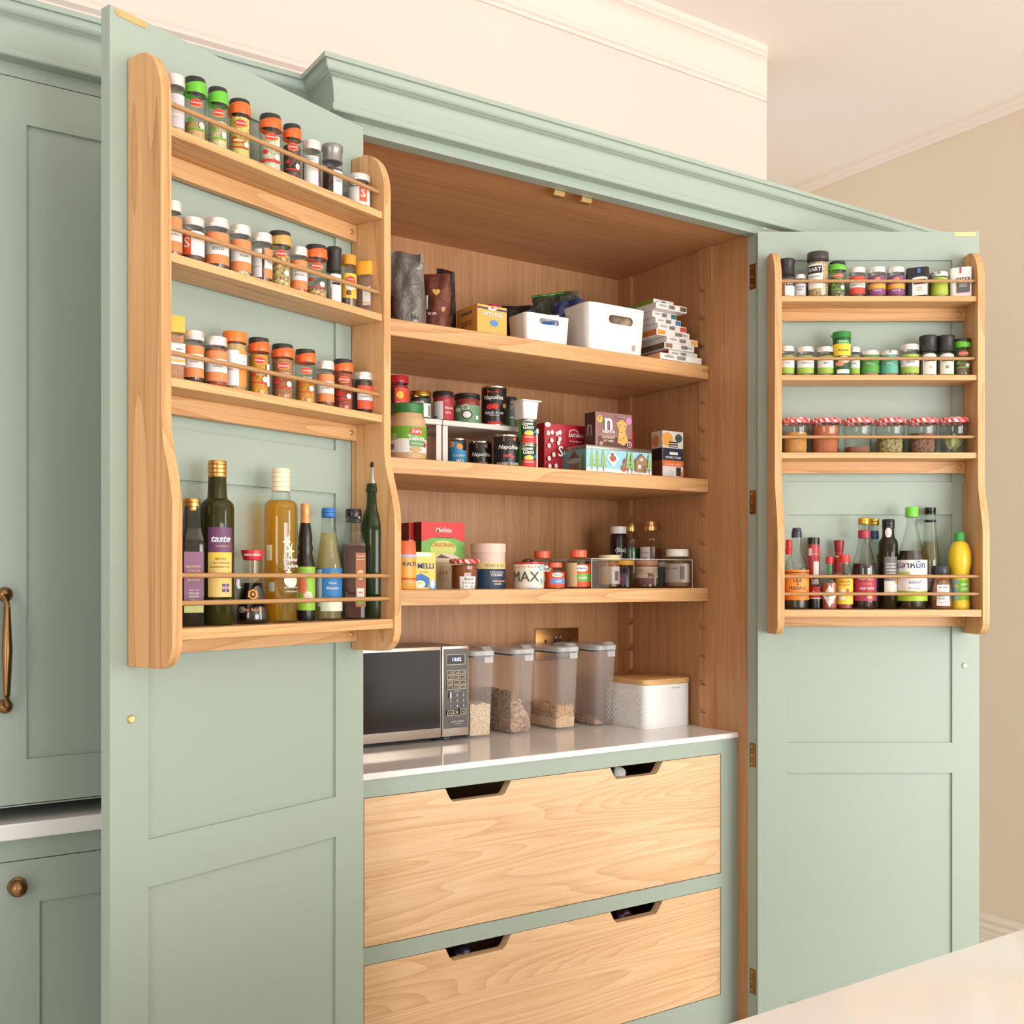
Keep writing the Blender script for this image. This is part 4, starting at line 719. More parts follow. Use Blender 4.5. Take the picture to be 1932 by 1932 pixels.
bottle('F4', 1775, 42, 1067, 'round jar of brown syrup with black cap and white label', g, [(0, 0), (.90, 0), (1, .06), (1, .30), (.90, .55), (.72, .72), (.66, .78), (.66, .90), (0, .90)], [(.66, .80), (.70, .82), (.68, .98), (.62, 1), (0, 1)], plain((50, 52, 62), .35), liq((160, 100, 74), .8), .76, [('r', -.35, .85, .08, .56, W1), ('t', 'JAR, JAMES', .25, .50, .9, (150, 90, 50)), ('t', 'TARTUFO', .25, .36, .8, INK), ('t', 'POMEGRANATE', .25, .30, 1.0, INK), ('t', 'MOLASSES', .25, .24, .8, INK), ('t', 'keep chilled', .25, .16, .8, (220, 90, 80))], name='syrup_jar', cat='jar', Y=.070)
bottle('F4', 1811, 42, 1004, 'yellow lemon juice squeeze bottle with green cap', g, [(0, 0), (.80, 0), (.84, .02), (.84, .08), (.80, .10), (.80, .36), (.76, .42), (.84, .50), (.98, .58), (1, .66), (.94, .76), (.70, .85), (.38, .89), (.38, .92), (0, .92)], [(.46, .89), (.46, .98), (.42, 1), (0, 1)], plain((70, 170, 80), .35), None, 0, [('r', -.9, 1.1, .12, .38, (126, 186, 50)), ('r', -.9, -.2, .12, .38, (150, 190, 200)), ('e', -.4, .30, .2, .02, (244, 200, 60)), ('t', 'LEMON', .5, .32, .8, (240, 250, 220), .03), ('t', 'JUICE', .5, .26, .8, (240, 250, 220), .03)], body=plain((240, 204, 50), .3), Y=.050)

# ---------------------------------------------------------------- top pantry shelf
def crinkle(col, metal=0.0, rough=0.4, s=60.0, strength=0.5):
    key = ('c', tuple(col), metal, rough)
    if key in MATS: return MATS[key]
    m, nt, out = new_mat('crinkled_foil'); tc = N(nt, 'TexCoord'); no = N(nt, 'TexNoise', {'Vector': tc.outputs['Object'], 'Scale': s, 'Detail': 3.0, 'Distortion': 1.2})
    bp = N(nt, 'Bump', {'Height': no.outputs['Fac'], 'Strength': strength, 'Distance': 0.004})
    b = N(nt, 'BsdfPrincipled', {'Base Color': lin(col), 'Roughness': rough, 'Metallic': metal, 'Normal': bp.outputs[0]}); nt.links.new(b.outputs[0], out.inputs['Surface']); MATS[key] = m; return m
def pouch(name, label, pl, cx, wpx, top, Y, mat, turn=0.0, d=.04, lean=0.0, wob=.003, spec=(), grp=None, seed=1, z=None, hm=None, tilt=0.0, cat='pouch'):
    x, y, z0, w = place(pl, cx, Y); W = rad(w, wpx)
    if z is not None: z0 = z
    h = hm or (CAM.z + (HY - top) / FPX * w - z0)
    t = thing(name, label, cat, (x, y, z0), math.atan2(CAM.y - y, CAM.x - x) + PI / 2 + turn, grp); t.rotation_euler.y = tilt
    rnd = random.Random(seed); nu, nv = 10, 12; ph = [rnd.uniform(0, 6) for _ in range(6)]
    def S(u, v, side):
        th = d / 2 * (1 - v) ** .75 * (1 - abs(u) ** 3.2) * (1 if v > .04 else .9) + .0008
        wo = wob * (math.sin(5 * u + 7 * v + ph[0]) + .7 * math.sin(11 * v - 6 * u + ph[1]) + .5 * math.sin(17 * u + ph[2] + 4 * v)) * min(1, v * 3)
        ww = W * (1 - .07 * v + .03 * math.sin(6 * v + ph[3]))
        return (u * ww + lean * v * h, side * th + wo * .7, v * h * (1 + .03 * u * (v > .9) * math.sin(ph[4])))
    bm = bmesh.new()
    for side in (-1, 1):
        g_ = [[bm.verts.new(S(-1 + 2 * i / nu, j / nv, side)) for i in range(nu + 1)] for j in range(nv + 1)]
        for j in range(nv):
            for i in range(nu):
                q = [g_[j][i], g_[j][i + 1], g_[j + 1][i + 1], g_[j + 1][i]]; bm.faces.new(q if side < 0 else q[::-1])
    bmesh.ops.remove_doubles(bm, verts=bm.verts, dist=.0019)
    finish(bm, 'pouch_body', mat, t, 60)
    if spec:
        P = Print(lambda u, zz, l: tuple(Vector(S(u, zz, -1)) + Vector((0, -l - .0003, 0))), .12); P.asp = W / h; do_print(P, spec, t)
    return t
HEART = [(0, -1.1)] + [(math.sin(a) ** 3 * 1.0, (13 * math.cos(a) - 5 * math.cos(2 * a) - 2 * math.cos(3 * a) - math.cos(4 * a)) / 15) for a in [PI * (1 - i / 10) for i in range(1, 20)]]
pouch('food_pouch', 'black pouch with red base, mostly hidden behind the rack edge on top shelf', 'S1', 714, 46, 465, .24, crinkle((34, 30, 30), 0, .4), spec=[('r', .2, .98, .04, .30, (190, 30, 44)), ('t', 'Y', .72, .44, .40, W1, .05)], seed=4)
pouch('food_pouch', 'tall crumpled silver grey foil pouch on top pantry shelf', 'S1', 771, 66, 477, .205, crinkle((128, 124, 120), .35, .30, 45, .9), d=.06, lean=-.02, wob=.004, seed=2, spec=[('t', 'bu', .35, .08, .40, INK, .03)])
pouch('food_pouch', 'glossy brown pouch with a gold heart beside the silver pouch', 'S1', 823, 56, 517, .22, crinkle((112, 60, 46), .3, .3, 40, .6), d=.05, seed=8, wob=.0025,
      spec=[('p', [(.0 + .26 * a, .66 + .075 * b) for a, b in HEART], (214, 170, 84)), ('r', -.7, -.56, .36, .60, (226, 220, 214)), ('t', 'bryo', -.28, .28, .6, (236, 226, 216)), ('r', .35, .62, .04, .40, (214, 150, 110))])
pouch('food_pouch', 'dark pouch standing directly behind the brown heart pouch', 'S1', 841, 38, 509, .285, crinkle((44, 24, 22), .1, .4), d=.03, seed=5)
def star(u, z, ru, rz, n=9):
    return [(u + ru * (1 if k % 2 == 0 else .6) * math.cos(PI * k / n), z + rz * (1 if k % 2 == 0 else .6) * math.sin(PI * k / n)) for k in range(2 * n)]
carton(1, .185, 899, 956, 862, 572, 'medicine_box', 'orange plaster carton with navy stripe beside the small white bin', 'box', plain((240, 172, 84), .45), [('r', -1, 1, .855, .915, (44, 50, 92)), ('e', 0, .90, .30, .055, W1), ('e', 0, .925, .12, .03, (210, 60, 60)), ('t', 'ORTOPAD', 0, .70, 1.45, (110, 170, 100), .10), ('t', 'ORTOPAD', 0, .70, 1.42, W1, .05), ('t', 'occlusion plasters', .45, .59, .7, (250, 226, 190)), ('p', star(.12, .42, .36, .14), (70, 140, 200))], side=[('r', -.5, .5, .74, .84, (110, 84, 60)), ('t', 'ORTOPAD', 0, .79, .8, (220, 190, 150)), ('t', 'eye plasters', 0, .5, 1.2, (150, 100, 60)), ('t', 'regular size', 0, .4, 1.1, (150, 100, 60))], turn=.03)
spice('S1', 930, 26, 573, 'jar with magenta red lid behind the orange carton', None, (150, 60, 60), .7, [], lid=plain((190, 40, 80), .35), name='small_jar', Y=.34)
def storage_bin(label, xl, xr, xback, topy, Y, slot):
    A = at_y(xl, 1000, Y); B = at_y(xr, 1000, Y); z0 = SHZ[1]; yb = at_x(xback, 1000, A.x).y; w = B.x - A.x; d = yb - Y
    h = CAM.z + (HY - topy) / FPX * depth(A.x, Y) - z0
    t = thing('storage_bin', label, 'bin', ((A.x + B.x) / 2, Y + d / 2, z0), 0, 'white plastic storage bins')
    R, dy = w / 2, d / w; th = .0022
    prof = [(0, 0), (R * .90, 0), (R * .93, .004), (R, h - .002), (R, h), (R - th, h), (R * .93 - th, .007), (0, .006)]
    o = lathe('bin_body', prof, WHITE, t, 64, 9, dy=dy)
    s0, s1, z1, z2 = slot; rr = (z2 - z1) / 2 * h; x0, x1 = s0 * R + rr, s1 * R - rr; zc = (z1 + z2) / 2 * h
    pts = [(x1 + rr * math.cos(a), zc + rr * math.sin(a)) for a in [-PI / 2 + PI * i / 8 for i in range(9)]] + [(x0 + rr * math.cos(a), zc + rr * math.sin(a)) for a in [PI / 2 + PI * i / 8 for i in range(9)]]
    c = prism('cutter', pts, -d / 2 - .02, -d / 2 + .03, 1, None, t)
    md = o.modifiers.new('slot', 'BOOLEAN'); md.object = c; md.operation = 'DIFFERENCE'; md.solver = 'EXACT'
    bpy.context.view_layer.update(); dg = bpy.context.evaluated_depsgraph_get(); me = bpy.data.meshes.new_from_object(o.evaluated_get(dg))
    o.modifiers.clear(); o.data = me; bpy.data.objects.remove(c)
    me.shade_smooth(); me.set_sharp_from_angle(angle=math.radians(35)); return t, w, d, h
SHIN = plain((240, 234, 228), .12)
storage_bin('smaller white plastic bin with handle slot on top pantry shelf', 992, 1077, 956, 587, .185, (-.40, .48, .66, .86))
storage_bin('larger white plastic bin with handle slot on top pantry shelf', 1109, 1221, 1049, 567, .180, (-.30, .52, .62, .80))
pouch('snack_bag', 'black bag draped behind the smaller white bin', 'S1', 984, 78, 577, .31, crinkle((24, 20, 20), 0, .45), d=.05, wob=.006, seed=11, z=1.792, cat='bag')
pouch('snack_bag', 'long dark olive snack packet with green edge sticking out of larger white bin', 'S1', 1056, 94, 552, .30, crinkle((58, 62, 44), .2, .35, 50), d=.02, wob=.004, seed=12, z=1.83, tilt=-.10, cat='bag', spec=[('r', -.95, .4, .955, .985, (70, 150, 60)), ('r', -.5, .9, .5, .9, (48, 52, 40))])
pouch('snack_bag', 'navy snack packet in larger white bin under the olive packet', 'S1', 1082, 60, 566, .26, crinkle((44, 52, 100), .2, .35, 50), d=.02, wob=.004, seed=13, z=1.83, tilt=-.12, cat='bag')
pouch('snack_bag', 'pale brown snack bag seen through the slot of the larger bin', 'S1', 1170, 56, 590, .205, crinkle((176, 150, 128), .1, .4, 60), d=.02, wob=.003, seed=14, z=1.800, cat='bag')
pouch('snack_bag', 'squared white paper bag sticking out of the smaller white bin', 'S1', 1036, 40, 594, .205, plain((236, 232, 230), .5), d=.015, wob=.001, seed=15, z=1.798, cat='bag', spec=[('r', -1 + .33 * k, -.97 + .33 * k, 0, 1, (130, 130, 140)) for k in range(7)] + [('r', -.6, .6, .60, .74, (60, 110, 180))])
# stacked medicine cartons
st = [(1246, 1324, W1, (236, 226, 214), .165, 'bottom carton of the medicine box stack, flat white with orange side', (228, 160, 100)),
      (1262, 1316, W1, (232, 228, 224), .185, 'second carton from the bottom of the medicine stack, with dark red side', (166, 30, 44)),
      (1254, 1310, W1, (150, 120, 84), .180, 'third carton from the bottom, with dark olive side and tan corner tab', (92, 78, 52)),
      (1258, 1317, W1, (240, 180, 60), .180, 'fourth carton from the bottom, white with yellow end tab', (222, 212, 206)),
      (1239, 1301, W1, (240, 150, 60), .185, 'fifth carton from the bottom, with rust orange side', (190, 108, 50)),
      (1241, 1295, W1, (220, 70, 60), .190, 'sixth carton from the bottom, white with small red tab', (222, 214, 210)),
      (1237, 1285, W1, (80, 120, 180), .195, 'seventh carton from the bottom, white with small blue tab', (222, 214, 210)),
      (1231, 1276, W1, (50, 120, 110), .200, 'eighth carton from the bottom, white with teal tab', (222, 214, 210)),
      (1238, 1296, W1, (110, 90, 66), .180, 'ninth carton from the bottom, white with brown tab, overhanging', (222, 214, 210)),
      (1233, 1271, W1, (236, 234, 230), .205, 'topmost carton of the medicine stack, bright green side', (120, 150, 50))]
for k, (xl, xr, c, tabc, Y, lab, sidec) in enumerate(st):
    z0 = 1.7883 + k * .0150; A = at_y(xl, 1000, Y); B = at_y(xr, 1000, Y); w = B.x - A.x; d = .105; h = .0146
    t = thing('medicine_box', lab, 'box', ((A.x + B.x) / 2, Y + d / 2, z0), 0, 'medicine cartons stacked on the top shelf')
    box('carton_body', -w / 2, w / 2, -d / 2, d / 2, 0, h, plain((240, 234, 228), .45), t, .0006)
    P = boxprinter(w, d, h); P.asp = (w / 2) / h; tl = k in (2, 4)
    do_print(P, [('r', -.95 if tl else .55, -.5 if tl else .95, .15, .85, tabc)] + [('r', -.1 + .05 * j + (.3 if tl else 0) - .1, -.075 + .05 * j + (.3 if tl else 0) - .1, .2, .8, (90, 88, 90)) for j in range(8)] + [('t', 'tablets', (.6 if tl else -.6), .55, .45, (130, 128, 128))], t)
    Q = Print(lambda u, zz, l, w=w, d=d, h=h: (-w / 2 - l, -u * d / 2, zz * h), 9.0); Q.asp = 1
    Q.rect(-.99, .99, .03, .97, sidec); Q.build('side_print', t)

# ---------------------------------------------------------------- second pantry shelf
g2 = 'tins and jars on the second pantry shelf'
bottle('S2', 769, 71, 758, 'big tahini jar with green lid and green and white label', g2, [(0, 0), (.93, 0), (1, .02), (1, .14), (.97, .155), (1, .17), (1, .60), (.94, .66), (.95, .70), (.88, .76), (.80, .80), (.80, .86), (0, .86)], [(.83, .83), (.86, .84), (.86, .985), (.82, 1), (0, 1)], plain((50, 120, 60), .35), None, 0, [('r', -1.4, 1.4, .12, .58, (236, 230, 226)), ('r', -1.4, 1.4, .36, .58, (110, 170, 50)), ('r', -1.2, -.6, .34, .46, (170, 196, 120)), ('r', -1.15, -.75, .18, .27, (120, 120, 124)), ('e', .5, .49, .42, .065, (214, 66, 50)), ('t', 'Sofra', .5, .49, .6, W1, .04, .2), ('r', .1, 1.1, .22, .34, (110, 160, 96)), ('t', 'Tahina', .5, .37, 1.0, W1, .05), ('t', 'sesame paste', .55, .28, .8, W1), ('e', .45, .17, .35, .05, (196, 160, 120)), ('r', .95, 1.2, .23, .30, (200, 50, 50))], body=plain((206, 170, 128), .3), name='tahini_jar', cat='jar', Y=.216, lr=1)
MW = plain((222, 214, 206), .45); SHZ[5] = 1.6165; SHZ[6] = 1.6165
def mini(label, xa, xb, y0, y1):
    t = thing('shelf_riser', label, 'shelf', (xa, y0, SHZ[2]), 0, 'white metal shelf risers'); w = xb - xa; d = y1 - y0; H = .099
    box('riser_top', 0, w, 0, d, H - .012, H - .0005, MW, t, .0012)
    for x in (.004, w - .010):
        for y in (.003, d - .009): box('leg', x - .003, x + .009, y, y + .004, 0, H - .0125, MW, t)
XM = at_y(836, 1000, .262).x
mini('white metal shelf riser holding the gold-lidded jar, partly behind the tahini jar', XM - .21, XM - .0015, .262, .43)
mini('white metal shelf riser holding the tall plum tomato tin', XM, at_y(1017, 1000, .262).x, .262, .43)
spice('S5', 751, 41, 707, 'tall red-lidded jar of red sauce above the tahini jar', g2, (150, 36, 40), .78, [('r', -1.4, -.3, .10, .70, (50, 46, 46)), ('r', -.3, 1.3, .10, .70, (220, 70, 50)), ('e', .2, .52, .35, .09, (240, 190, 60)), ('t', 'Pickle', .3, .32, .9, W1, .03, .2), ('p', [(-1.3, .2), (-.5, .2), (-.7, .4), (-1.2, .4)], (214, 100, 100))], lid=plain((180, 36, 44), .3), name='sauce_jar', Y=.30)
spice('S5', 793, 42, 736, 'dark pickle jar with gold lid on the riser', g2, (40, 34, 34), .78, [('r', .3, 1.2, .08, .56, W1), ('r', .75, 1.15, .12, .50, (140, 140, 140)), ('t', 'Anatolia', -.3, .60, 1.2, W1, .02, .3), ('e', .0, .3, .3, .08, (90, 140, 80))], lid=plain((214, 168, 70), .25, .9), name='pickle_jar', Y=.305)
spice('S5', 836, 41, 737, 'black-lidded jar of red relish with white back label', g2, (166, 40, 50), .84, [('r', -1.3, .0, .06, .66, (226, 218, 216)), ('r', .0, 1.3, .06, .76, (180, 40, 60)), ('t', 'RELISH', .6, .44, .9, W1, .03), ('t', 'spicy', .5, .30, .6, W1), ('e', -.8, .14, .3, .05, (90, 140, 200))], lid=plain((40, 34, 34), .35), name='relish_jar', Y=.305)
spice('S5', 881, 51, 741, 'squat black-lidded jar with sage green patterned label', g2, (160, 50, 44), .84, [('r', -1.4, 1.4, .04, .62, (110, 150, 110)), ('e', -.1, .54, .28, .09, W1), ('e', -.1, .54, .22, .07, (110, 150, 110)), ('e', -.75, .46, .26, .07, W1), ('e', .0, .30, .42, .15, (60, 62, 60)), ('e', .0, .30, .30, .11, W1), ('r', .7, .95, .16, .28, W1)], lid=plain((40, 34, 32), .35), name='relish_jar', Y=.315)
NB = [('p', [(-.55, .90), (.35, .90), (.35, .80), (.1, .84), (-.1, .82), (-.3, .84), (-.55, .79)], (196, 44, 44))]
can('S5', 932, 49, 727, 'tall black tin of peeled plum tomatoes on the riser', g2, (30, 26, 26), NB + [('t', 'Napolina', -.05, .70, 1.6, W1, .05, .25), ('e', -.35, .47, .26, .07, (214, 50, 50)), ('e', .1, .48, .28, .075, (220, 56, 50)), ('t', 'PEELED PLUM', .0, .31, 1.5, W1, .04), ('t', 'TOMATOES', .0, .25, .8, W1), ('r', -.5, .6, .03, .10, (200, 44, 44)), ('e', .95, .50, .22, .06, (200, 160, 100))], .30)
spice('S5', 962, 26, 748, 'small dark jar with black lid half hidden behind the tall tin', g2, (50, 60, 40), .8, [('r', -1.2, 1.3, .1, .62, (44, 70, 48)), ('t', 'capers', .4, .4, .8, W1)], lid=plain((44, 40, 38), .35), name='caper_jar', Y=.345)
can('S2', 863, 35, 826, 'slim blue coconut milk tin under the riser', g2, (36, 34, 36), [('r', -1.4, 1.4, .04, .60, (50, 140, 190)), ('e', -.4, .60, 1.0, .30, (50, 140, 190)), ('e', -.9, .80, .6, .12, (214, 160, 120)), ('e', .25, .72, .35, .09, (240, 150, 50)), ('e', -1.0, .12, .5, .10, (230, 230, 210)), ('t', 'COCONUT', .2, .42, 1.4, W1, .05), ('t', 'MILK', .35, .24, .9, W1, .05)], .30)
can('S2', 906, 47, 831, 'black chickpea tin under the riser', g2, (30, 26, 26), [('p', [(-.3, .90), (.6, .90), (.6, .74), (.3, .82), (0, .78), (-.3, .72)], (176, 96, 80)), ('t', 'Napolina', .1, .52, 1.6, (224, 216, 206), .05, .25)] + [('e', -.3 + .16 * k, .12 + .05 * (k % 3), .12, .05, (170, 110, 70)) for k in range(7)], .300)
can('S2', 955, 50, 819, 'black kidney bean tin beside the stacked sweetcorn tins', g2, (30, 26, 26), [('p', [(-.2, .93), (.8, .93), (.8, .80), (.5, .86), (.2, .84), (-.2, .79)], (196, 100, 80)), ('t', 'Napolina', .2, .62, 1.6, (240, 232, 222), .05, .25), ('e', .0, .36, .22, .04, (190, 60, 70)), ('e', .5, .34, .18, .04, (190, 60, 70)), ('e', .3, .40, .14, .03, (200, 90, 90)), ('t', 'KIDNEY BEANS', .2, .13, 1.9, W1, .04)], .245)
GG = lambda: [('r', -1.5, -.75, .1, .98, (90, 160, 60)), ('t', 'Green', .0, .82, 1.25, (250, 248, 236), .07, .25), ('t', 'Giant', .15, .67, 1.25, (250, 248, 236), .07, .25), ('e', .2, .44, .55, .10, (246, 214, 90)), ('r', -.6, 1.1, .04, .36, (214, 50, 44)), ('t', 'ORIGINAL', .25, .27, 1.1, W1, .03), ('e', 1.0, .50, .22, .07, (50, 140, 210))]
hg = .0535
can('S2', 995, 35, 0, 'lower of two stacked green sweetcorn tins', g2, (32, 70, 50), GG(), .222, hm=hg, name='sweetcorn_tin')
can('S2', 995, 35, 0, 'upper of two stacked green sweetcorn tins, under the white tub', g2, (32, 70, 50), GG(), .222, z_add=hg + .0003, hm=hg, name='sweetcorn_tin')
x, y, z, w = place('S2', 992, .222)
t = thing('plastic_tub', 'small white square plastic tub on top of the sweetcorn tins', 'tub', (x, y, z + 2 * hg + .001), 0); zt = CAM.z + (HY - 758) / FPX * w - t.location.z
lathe('tub_body', [(0, 0), (.0175, 0), (.0185, .002), (.0215, zt - .003), (.0275, zt - .002), (.0275, zt), (.0205, zt), (.0175, .003), (0, .003)], WHITE, t, 40, 8)
t, w_, d_, h_ = carton(2, .275, 1027, 1196, 1012, 797, 'noodle_box', 'large red carton with white blossoms behind the picture tin', 'box', plain((176, 26, 44), .4), [('e', -.93, .965, .06, .05, W1), ('t', 'SAITAKU', -.37, .78, .32, W1, .05), ('t', 'Simply Japanese', -.37, .67, .28, (240, 200, 200)), ('e', -.37, .86, .11, .06, (230, 170, 170)), ('e', -.37, .845, .085, .05, (176, 26, 44)), ('t', 'Sushi', -.50, .44, .50, W1, .05)] + [s for u, z in ((-.92, .80), (-.84, .82), (-.74, .80), (-.68, .83), (-.86, .66), (-.92, .55), (-.72, .62), (-.70, .70), (-.83, .38), (-.93, .30), (-.92, .15), (-.79, .16), (-.74, .05)) for s in [('e', u + .022 * math.cos(k * 1.257), z + .030 * math.sin(k * 1.257), .016, .021, W1) for k in range(5)]])
# picture tin with lid
TIN_TOP = CAM.z + (HY - 838) / FPX * depth(at_y(1105, 1000, .185).x, .185)
TREE = lambda u, s=1.0: [('r', u - .012, u + .012, .06, .25, (120, 80, 50))] + [('p', [(u - a * s, z), (u + a * s, z), (u, z + .30)], c) for a, z, c in ((.085, .22, (140, 172, 96)), (.070, .40, (146, 178, 102)), (.052, .58, (152, 184, 108)))]
spec = [('r', -1, 1, 0, .88, (150, 200, 214)), ('r', -1, 1, 0, .16, (238, 236, 232))] + TREE(-.84) + TREE(-.68) + TREE(-.50, 1.1)
spec += [('p', [(-.24, .86), (-.02, .55), (-.22, .24), (-.42, .56)], W1), ('e', -.22, .56, .10, .11, (140, 104, 78)), ('e', -.22, .50, .06, .07, (206, 56, 50)), ('e', -.24, .70, .05, .06, (130, 96, 70)), ('e', .12, .22, .09, .13, (140, 104, 78)), ('e', .15, .18, .05, .07, (206, 56, 50)), ('e', .13, .42, .045, .06, (140, 104, 78)), ('p', [(.09, .47), (.17, .47), (.14, .62)], (150, 50, 60))]
spec += TREE(.24) + TREE(.36) + TREE(.90) + [('r', .46, .82, .10, .50, (150, 112, 74)), ('p', [(.42, .50), (.86, .50), (.64, .82)], (110, 80, 56)), ('p', [(.46, .50), (.82, .50), (.64, .76)], (160, 122, 84)), ('r', .54, .62, .24, .38, W1), ('r', .70, .78, .12, .36, (120, 84, 54)), ('r', .60, .68, .54, .62, W1), ('r', .42, .46, .0, .02, W1)]
sidep = [('r', -1, 1, 0, .88, (110, 150, 150))] + [('p', [(-.5, .5), (.5, .5), (0, .85)], (100, 72, 54)), ('r', -.4, .4, .1, .5, (130, 96, 66)), ('e', 0, .45, .6, .10, (150, 160, 160)), ('p', [(.55, .1), (.95, .1), (.75, .8)], (96, 120, 70))]
t, w_, d_, h_ = carton(2, .185, 1106, 1229, 1061, 838, 'biscuit_tin', 'wide picture tin with snowy trees, robins and a cabin', 'tin', plain((196, 192, 186), .3, .8), spec, side=sidep)
box('tin_lid', -w_ / 2 - .0015, w_ / 2 + .0015, -d_ / 2 - .0015, d_ / 2 + .0015, h_ - .0095, h_, plain((150, 140, 128), .35, .9), t, .0025, 2, 40)
spec = [('r', -1, 1, 0, 1, (142, 100, 96)), ('r', -1, 1, 0, .30, (96, 56, 50)), ('r', -1, -.86, 0, 1, (150, 112, 106)), ('e', -.76, .80, .14, .10, (240, 190, 60)), ('t', 'F', -.76, .80, .10, (150, 110, 60)), ('t', 'n', -.32, .72, .42, W1, .05), ('t', "nairn's", -.32, .46, .66, W1, .05), ('r', -.76, .10, .355, .365, (210, 160, 140)), ('t', 'CRUNCHY', -.35, .28, .74, (244, 214, 190), .05), ('t', 'OAT BARS', -.34, .18, .58, (244, 214, 190), .05)]
spec += [('r', .08, .62, .87, .93, (60, 40, 40)), ('t', 'GLUTEN FREE', .35, .90, .48, W1), ('e', .82, .82, .15, .11, (206, 130, 180)), ('e', -.70, .10, .10, .06, (190, 150, 140)), ('e', .84, .12, .13, .09, (236, 200, 190)), ('e', .84, .12, .10, .07, (96, 56, 50)), ('t', '4x', .84, .12, .12, W1), ('p', [(.18, .16), (.52, .08), (.78, .22), (.60, .5), (.72, .72), (.44, .84), (.12, .72), (.26, .5)], (222, 166, 90))] + [('e', a, b, .03, .02, (110, 70, 50)) for a, b in ((.3, .66), (.58, .64), (.42, .46), (.52, .3), (.34, .24))]
carton(2, .205, 1123, 1192, 1103, 776, 'oat_bar_box', 'mauve brown oat bar carton standing on the picture tin', 'box', plain((78, 50, 48), .4), spec, side=[('t', 'n', 0, .56, .9, (170, 150, 140), .05), ('t', 'oat bars', 0, .36, 1.1, (170, 150, 140))], z=TIN_TOP + .0005)
spec = [('r', -1, 1, 0, 1, (226, 218, 208)), ('e', -.55, .82, .55, .15, (232, 160, 80)), ('e', .55, .86, .34, .09, (70, 84, 80)), ('r', -.4, .45, .66, .78, (44, 40, 40)), ('r', -.35, .4, .68, .70, (226, 214, 200)), ('r', -.35, .4, .73, .75, (226, 214, 200)), ('r', -1, 1, .38, .64, (36, 44, 62)), ('t', "PETER'S YARD", .0, .44, 1.5, W1, .04), ('r', -.35, .45, .50, .56, W1), ('r', -1, 1, .26, .38, (226, 116, 56)), ('t', 'sourdough crackers', 0, .30, 1.5, (250, 230, 210)), ('e', -.3, .11, .45, .10, (236, 232, 226)), ('e', -.3, .11, .38, .085, (214, 208, 200)), ('r', .3, .75, .06, .24, (50, 44, 40)), ('p', [(.55, .0), (1, .0), (1, .22)], (214, 130, 60))]
carton(2, .205, 1250, 1288.5, 1229, 812, 'cracker_box', 'narrow cream, navy and orange cracker carton at the end of second pantry shelf', 'box', plain((196, 184, 172), .45), spec, side=[('r', -1, 1, .38, .64, (24, 26, 34)), ('r', -1, 1, .0, .38, (110, 60, 40)), ('e', -.2, .80, .6, .13, (200, 120, 60))])

# ---------------------------------------------------------------- third pantry shelf
g3 = 'food packets and jars on the third pantry shelf'
FB = [('r', -1, 1, .0, .76, (120, 184, 80)), ('r', -1, 1, .78, 1, (222, 50, 50)), ('p', [(-1, .70)] + [(-1 + .2 * k, .70 + .085 * math.sin(PI * k / 10)) for k in range(1, 10)] + [(1, .70), (1, .80), (-1, .80)], (222, 50, 50)), ('t', 'Melitta', .0, .88, .75, W1, .04, .3)]
carton(3, .335, 771, 800, 756, 986, 'coffee_filter_box', 'red and green coffee filter carton half hidden behind the front one', 'box', plain((120, 30, 34), .4), [('r', -1, 1, .0, .74, (110, 170, 76)), ('r', -1, 1, .74, 1, (214, 46, 50)), ('r', -1, 1, .725, .74, W1)], grp=g3)
carton(3, .300, 795, 876, 780, 984, 'coffee_filter_box', 'front red and green coffee filter carton, the fully visible one', 'box', plain((126, 34, 38), .4), FB + [('e', .0, .60, .6, .13, (206, 214, 110)), ('t', 'ORIGINAL', .0, .655, 1.1, (220, 110, 50), .02), ('e', .1, .40, .75, .13, (232, 216, 190)), ('p', [(-.35, .46), (-.1, .52), (.1, .49), (.35, .46)], (110, 76, 56)), ('r', -.35, .75, .0, .40, (200, 176, 140)), ('r', -.25, .30, .10, .34, (190, 160, 124)), ('t', '1x4', .0, .24, .36, (150, 50, 40), .0, .2)], side=[('r', -1, 1, 0, .74, (60, 90, 40)), ('t', '100', 0, .86, .9, (170, 90, 80))], grp=g3)
bottle('S3', 765, 41, 1020, 'orange-capped malt drink jar cut off by the rack edge', g3, [(0, 0), (.93, 0), (1, .03), (1, .68), (.96, .72), (0, .72)], [(1.0, .72), (.92, .99), (.88, 1), (0, 1)], plain((240, 110, 70), .4), None, 0, [('r', -1.4, 1.4, .66, .72, (190, 190, 220)), ('t', 'KALTE', .5, .52, 1.4, (50, 56, 120), .04), ('r', -1.4, 1.4, .20, .24, (206, 90, 40)), ('t', 'Getreide', .4, .15, .9, W1)], body=plain((240, 176, 80), .35), name='malt_drink_jar', cat='jar', Y=.215)
carton(3, .205, 784, 822, 781, 1041, 'sugar_carton', 'yellow milk drink carton with blue cup picture', 'carton', plain((246, 204, 90), .4), [('r', -1, .55, .88, .98, W1), ('t', 'MELLI', .0, .62, 1.6, (40, 60, 130), .05), ('t', 'SOLUBILE', -.2, .46, .9, (160, 130, 60)), ('p', [(-1, .38), (-.4, .42), (.4, .30), (.2, .05), (-1, .10)], (40, 110, 190)), ('e', -.55, .14, .5, .10, (244, 240, 232)), ('e', -.6, .17, .25, .035, (246, 210, 90)), ('r', .35, 1, .0, .22, (90, 170, 220)), ('e', .66, .14, .22, .12, W1)], grp=g3)
